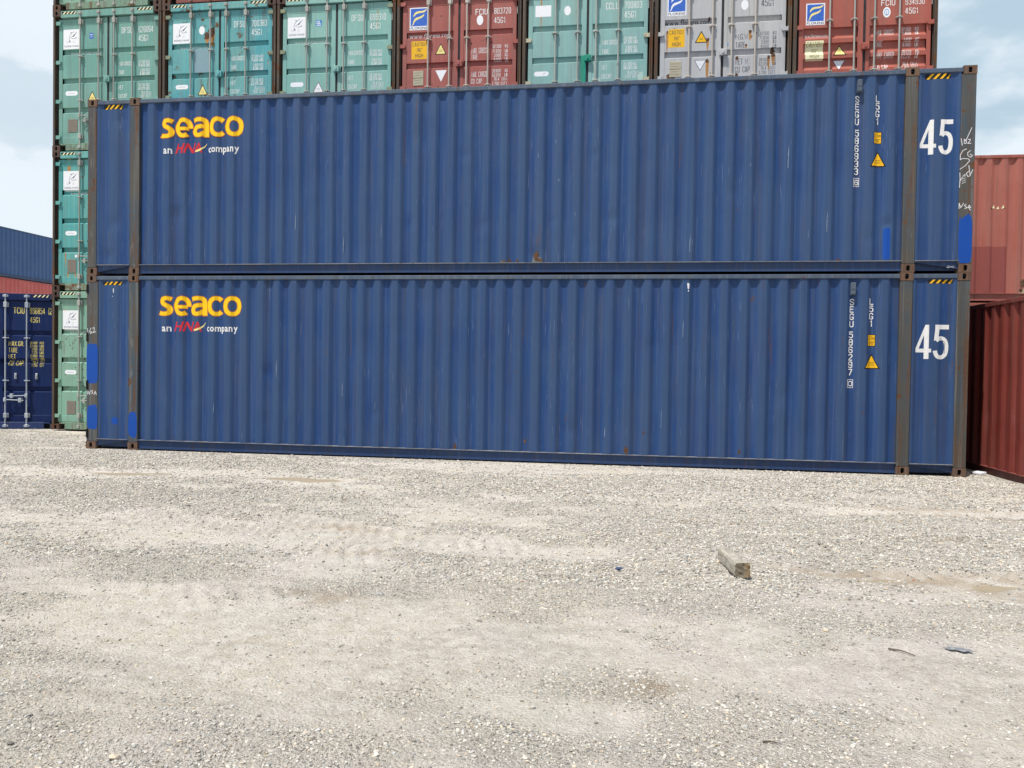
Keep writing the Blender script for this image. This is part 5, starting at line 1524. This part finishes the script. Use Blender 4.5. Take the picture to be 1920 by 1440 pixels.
tint = mix(nt, ramp(nt, noise(nt, v, 2.1, 8, 0.7, sc=(1, 2.2, 1)), 0.54, 0.70, 0, 0.75), tint, (0.43, 0.355, 0.270))
tint = mix(nt, ramp(nt, noise(nt, v, 0.8, 9, 0.72, sc=(1, 2.0, 1)), 0.47, 0.62, 0, 0.7), tint, (0.44, 0.395, 0.335))
tint = mix(nt, ramp(nt, noise(nt, v, 31, 5, 0.7), 0.40, 0.68, 0, 0.45), tint, (0.40, 0.365, 0.31))
dustc = mix(nt, ramp(nt, fine, 0.42, 0.66), tint, (0.76, 0.705, 0.625))
sv = mix(nt, sep1.outputs[0], (0.34, 0.32, 0.275), (0.82, 0.77, 0.675))
sv2 = mix(nt, sep2.outputs[0], (0.40, 0.37, 0.32), (0.78, 0.73, 0.635))
grav = mix(nt, 0.5, mix(nt, 0.5, sv, sv2), tint)
small = mix(nt, ramp(nt, sep2.outputs[1], 0.50, 0.52, 0, 0.55), dustc, sv2)
col = mix(nt, ramp(nt, mth(nt, 'ADD', st, mth(nt, 'MULTIPLY', mth(nt, 'SUBTRACT', fine, 0.5), 0.7)), 0.30, 0.66), small, grav)
col = mix(nt, mth(nt, 'MULTIPLY', attr(nt, 'soil'), 0.8), col, (0.40, 0.315, 0.22))
mud = attr(nt, 'mud')
col = mix(nt, ramp(nt, mud, 0.35, 0.75, 0, 0.9), col, (0.29, 0.24, 0.165))
nt.links.new(col, b.inputs['Base Color'])
b.inputs['Roughness'].default_value = 0.92
b.inputs['Specular IOR Level'].default_value = 0.15
hh = mth(nt, 'ADD', mth(nt, 'MULTIPLY', v1.outputs['Distance'], -1.0), mth(nt, 'MULTIPLY', v2.outputs['Distance'], -0.5))
hh = mth(nt, 'MULTIPLY', hh, ramp(nt, st, 0.1, 0.7, 0.35, 1.0))
hh = mth(nt, 'ADD', hh, mth(nt, 'MULTIPLY', noise(nt, v, 22, 8, 0.75), 1.6))
hh = mth(nt, 'MULTIPLY', hh, ramp(nt, mud, 0.3, 0.7, 1.0, 0.05))
bp = nt.nodes.new("ShaderNodeBump"); bp.inputs['Strength'].default_value = 1.0; bp.inputs['Distance'].default_value = 0.020
nt.links.new(hh, bp.inputs['Height']); nt.links.new(bp.outputs[0], b.inputs['Normal'])
me.materials.append(m)
ground = bpy.data.objects.new('ground', me); COL.objects.link(ground)
ground['kind'] = 'structure'

# loose stones: one uncountable layer of small broken rock
t_ = (1 + 5 ** 0.5) / 2
ico = np.array([(-1, t_, 0), (1, t_, 0), (-1, -t_, 0), (1, -t_, 0), (0, -1, t_), (0, 1, t_), (0, -1, -t_), (0, 1, -t_), (t_, 0, -1), (t_, 0, 1), (-t_, 0, -1), (-t_, 0, 1)]) / 1.902
icf = np.array([(0, 11, 5), (0, 5, 1), (0, 1, 7), (0, 7, 10), (0, 10, 11), (1, 5, 9), (5, 11, 4), (11, 10, 2), (10, 7, 6), (7, 1, 8), (3, 9, 4), (3, 4, 2), (3, 2, 6), (3, 6, 8), (3, 8, 9), (4, 9, 5), (2, 4, 11), (6, 2, 10), (8, 6, 7), (9, 8, 1)])
camxy = np.array([8.914, -11.72])
def scatter(N, rmin, rmax, ymin, ymax, pw, xlo=0.5, xhi=14.6, side=False):
    x = rng.uniform(xlo, xhi, N); y = rng.uniform(ymin, ymax, N)
    d = y - camxy[1]; ox = x - camxy[0]
    inside = (ox > -0.92 * d - 0.4) & (ox < 0.56 * d + 0.4)
    keep = (inside != side) & ((y < -0.02) | (x < -0.1) | (x > 13.8)) & ((y < 2.7) | (x < -3.3)) & ((x < 14.1) | (y < -3.5))
    g, du, so = masks(x, y)
    keep &= rng.random(N) < np.clip(g * 1.15 - 0.05, 0.09, 1) ** pw
    mu_ = blobs(x, y, MUD, 5.0)
    keep &= mu_ < 0.5
    x, y = x[keep], y[keep]
    s = rmin * (rmax / rmin) ** (rng.random(len(x)) ** 2.2)
    return x, y, s
parts_ = [scatter(300000, 0.0026, 0.0088, -9.6, -6.6, 1.0), scatter(150000, 0.0048, 0.0135, -6.6, -3.5, 1.0), scatter(110000, 0.0070, 0.0165, -3.5, 0.4, 1.0), scatter(60000, 0.008, 0.018, -3.0, 3.6, 1.0, -6.0), scatter(90000, 0.0065, 0.017, -9.6, -0.1, 1.0, 1.0, 18.0, True), scatter(1300, 0.011, 0.021, -9.4, -0.3, 1.6)]
sx_ = np.concatenate([p[0] for p in parts_]); sy_ = np.concatenate([p[1] for p in parts_]); ss = np.concatenate([p[2] for p in parts_])
n = len(sx_)
jit = 1 + 0.30 * (rng.random((n, 12, 1)) - 0.5) * 2
P = ico[None] * jit
sc3 = np.stack([rng.uniform(0.8, 1.35, n), rng.uniform(0.7, 1.1, n), rng.uniform(0.45, 0.85, n)], 1)
P = P * sc3[:, None, :] * ss[:, None, None]
th = rng.uniform(0, 2 * np.pi, n); tl = rng.normal(0, 0.35, n)
ct, s_t = np.cos(tl)[:, None], np.sin(tl)[:, None]
y2 = P[:, :, 1] * ct - P[:, :, 2] * s_t; z2 = P[:, :, 1] * s_t + P[:, :, 2] * ct
cz_, sz_ = np.cos(th)[:, None], np.sin(th)[:, None]
x3 = P[:, :, 0] * cz_ - y2 * sz_; y3 = P[:, :, 0] * sz_ + y2 * cz_
hz_ = height(sx_, sy_)
SV = np.stack([x3 + sx_[:, None], y3 + sy_[:, None], z2 + (hz_ + ss * 0.22)[:, None]], 2).reshape(-1, 3)
SF = (icf[None] + (np.arange(n) * 12)[:, None, None]).reshape(-1, 3)
sme = np_mesh('gravel', SV, SF)
val = rng.beta(2.2, 1.8, n)
base_c = np.stack([0.22 + 0.50 * val, 0.206 + 0.47 * val, 0.178 + 0.412 * val], 1)
base_c[rng.random(n) < 0.14] *= 0.45
warm = rng.random(n)
base_c *= np.where(warm[:, None] < 0.12, np.array([[1.05, 0.93, 0.80]]), np.where(warm[:, None] > 0.85, np.array([[0.88, 0.93, 1.02]]), 1.0))
base_c[rng.random(n) < 0.0002] = (0.36, 0.13, 0.09)
cl = np.ones((n * 12, 4), np.float32); cl[:, :3] = np.repeat(base_c, 12, 0)
ca = sme.color_attributes.new('stone_colour', 'FLOAT_COLOR', 'POINT'); ca.data.foreach_set('color', cl.ravel())
m, nt, b = new_mat('broken_stone')
a = nt.nodes.new("ShaderNodeAttribute"); a.attribute_name = 'stone_colour'
v = coords(nt, False)
cc = mix(nt, ramp(nt, noise(nt, v, 150, 3), 0.4, 0.7, 0, 0.35), a.outputs['Color'], (0.55, 0.52, 0.45))
nt.links.new(cc, b.inputs['Base Color']); b.inputs['Roughness'].default_value = 0.9; b.inputs['Specular IOR Level'].default_value = 0.2
sme.materials.append(m)
gr = bpy.data.objects.new('gravel', sme); COL.objects.link(gr)
gr['kind'] = 'stuff'; gr['label'] = 'loose pale grey gravel scattered over the yard'

# ------------------------------------------------------------------ timber block and litter
def hz(x, y): return float(height(np.array([x]), np.array([y]))[0])
m, nt, b = new_mat('weathered_timber')
v = coords(nt, False)
g1 = noise(nt, v, 1.0, 6, 0.65, sc=(60, 4, 60))
col = mix(nt, ramp(nt, g1, 0.35, 0.68), (0.27, 0.245, 0.19), (0.46, 0.43, 0.355))
col = mix(nt, ramp(nt, noise(nt, v, 14, 5), 0.52, 0.66, 0, 0.75), col, (0.52, 0.49, 0.42))
nt.links.new(col, b.inputs['Base Color']); b.inputs['Roughness'].default_value = 0.85
bp = nt.nodes.new("ShaderNodeBump"); bp.inputs['Strength'].default_value = 0.6; bp.inputs['Distance'].default_value = 0.006
nt.links.new(g1, bp.inputs['Height']); nt.links.new(bp.outputs[0], b.inputs['Normal'])
timber_m = m
m, nt, b = new_mat('sawn_timber_end')
v = coords(nt, False)
dist = nt.nodes.new("ShaderNodeTexWave"); dist.wave_type = 'RINGS'; dist.inputs['Scale'].default_value = 22; dist.inputs['Distortion'].default_value = 3; dist.rings_direction = 'Y'
nt.links.new(v, dist.inputs[0])
col = mix(nt, dist.outputs[1], (0.17, 0.14, 0.10), (0.24, 0.195, 0.135))
sx = nt.nodes.new("ShaderNodeSeparateXYZ"); nt.links.new(v, sx.inputs[0])
col = mix(nt, ramp(nt, mth(nt, 'ADD', sx.outputs[0], mth(nt, 'MULTIPLY', noise(nt, v, 30, 4), 0.05)), 0.03, 0.085, 0, 0.7), col, (0.33, 0.20, 0.07))
nt.links.new(col, b.inputs['Base Color']); b.inputs['Roughness'].default_value = 0.85
bm = bmesh.new()
bmesh.ops.create_cube(bm, size=1.0)
bmesh.ops.subdivide_edges(bm, edges=[e for e in bm.edges if abs(e.verts[0].co.y - e.verts[1].co.y) > .5], cuts=9, use_grid_fill=True)
bmesh.ops.subdivide_edges(bm, edges=[e for e in bm.edges if abs(e.verts[0].co.y - e.verts[1].co.y) < .01], cuts=4, use_grid_fill=True)
rg = random.Random(12)
for w_ in bm.verts:
    u_, y_, v_ = w_.co.x * 2, w_.co.y, w_.co.z * 2
    edge = (abs(u_) > .99) and (abs(v_) > .99)
    k = 0.90 - 0.05 * rg.random() if edge else 1.0
    wob = 0.003 * math.sin(9 * y_ + 1.0) 
    w_.co = Vector((u_ * 0.052 * k + wob + rg.gauss(0, .0012), (y_ + 0.5) * 0.43 + (rg.gauss(0, .004) if abs(y_) > .49 else 0), 0.052 + v_ * 0.051 * k + rg.gauss(0, .0012)))
    if v_ > .99 and u_ > .3 and y_ > 0.1: w_.co.z -= 0.006 * rg.random() + 0.003
me_ = bpy.data.meshes.new('timber_block'); bm.normal_update(); bm.to_mesh(me_); bm.free()
me_.materials.append(timber_m); me_.materials.append(m)
o = bpy.data.objects.new('timber_block', me_); COL.objects.link(o)
for p in me_.polygons:
    if p.normal.y < -0.8: p.material_index = 1
o.location = (9.737, -6.265, max(hz(9.737 + a_, -6.265 + b_) for a_ in (-.06, 0, .05) for b_ in (-.02, .08, .2, .3, .42)) - 0.012); o.rotation_euler = (0, 0, R(8.5))
o['label'] = 'short weathered timber block lying alone on the gravel in front of the blue containers'; o['category'] = 'timber'

def scrap(name, label, cat, x, y, pts, thick, mat, rz=0, tilt=0.0, group=None):
    """small crumpled flat scrap with thickness"""
    n = len(pts); rg = random.Random(int(abs(x) * 1000))
    top_ = [(px, py, thick + rg.uniform(0, tilt)) for px, py in pts]
    c = (sum(p[0] for p in pts) / n, sum(p[1] for p in pts) / n, thick + tilt)
    mb = MB(); mb.add([(px, py, z - thick) for (px, py), (_, _, z) in zip(pts, top_)] + top_ + [c],
                      [(i, (i + 1) % n, n + (i + 1) % n, n + i) for i in range(n)] + [(n + i, n + (i + 1) % n, 2 * n) for i in range(n)] + [tuple(reversed(range(n)))])
    o = mb.build(name, mat, None)
    o.location = (x, y, hz(x, y) + 0.004); o.rotation_euler = (0, 0, rz)
    o['label'] = label; o['category'] = cat
    if group: o['group'] = group
    return o
chipm = flat_mat('blue_paint_flake', (0.06, 0.085, 0.17), wear=0.3)
film = flat_mat('dusty_blue_film', (0.19, 0.205, 0.225), wear=0.6, wcol=(0.50, 0.47, 0.42), rough=0.5, wscale=55)
ragm = flat_mat('white_cloth', (0.68, 0.70, 0.74), wear=0.2)
stickm = flat_mat('dry_twig', (0.10, 0.075, 0.055), wear=0.4, wcol=(0.22, 0.17, 0.12))
scrap('paint_flake', 'small dark blue flake lying on the gravel left of the timber block', 'debris', 8.893, -6.136, [(-.028, -.02), (.015, -.026), (.03, .005), (.008, .026), (-.02, .018)], 0.004, chipm, 0, 0.012)
scrap('plastic_scrap', 'crumpled grey blue plastic scrap on the dusty ground at lower right', 'debris', 10.647, -7.446, [(-.062, -.005), (-.035, -.03), (-.01, -.02), (.02, -.038), (.045, -.022), (.07, -.026), (.06, .004), (.035, .014), (.04, .034), (.005, .022), (-.02, .036), (-.045, .016)], 0.002, film, R(-8), 0.006)
scrap('white_rag', 'flattened white rag between the blue stack and the dark red container', 'debris', 14.03, 0.36, [(-.10, -.05), (.0, -.07), (.09, -.05), (.10, .04), (.02, .07), (-.09, .05)], 0.02, ragm, 0, 0.03)
def stick(label, pts, r):
    mb = MB()
    for i, (a, b_) in enumerate(zip(pts[:-1], pts[1:])):
        mb.cyl(a, b_, r * (1 - 0.2 * i), 6, 0, r * (0.8 - 0.2 * i))
    o = mb.build('dry_stick', stickm, None); o['label'] = label; o['category'] = 'stick'; o['group'] = 'dry sticks on the ground'
    return o
def gp(x, y, dz=0.008): return (x, y, hz(x, y) + dz)
stick('thin forked dry stick near the grey blue plastic scrap', [gp(10.29, -7.50), gp(10.345, -7.52, .012), gp(10.395, -7.575)], 0.0045)
stick('short dark stick in the gravel near the bottom of the picture', [gp(9.469, -8.635), gp(9.498, -8.632), gp(9.524, -8.638)], 0.004)
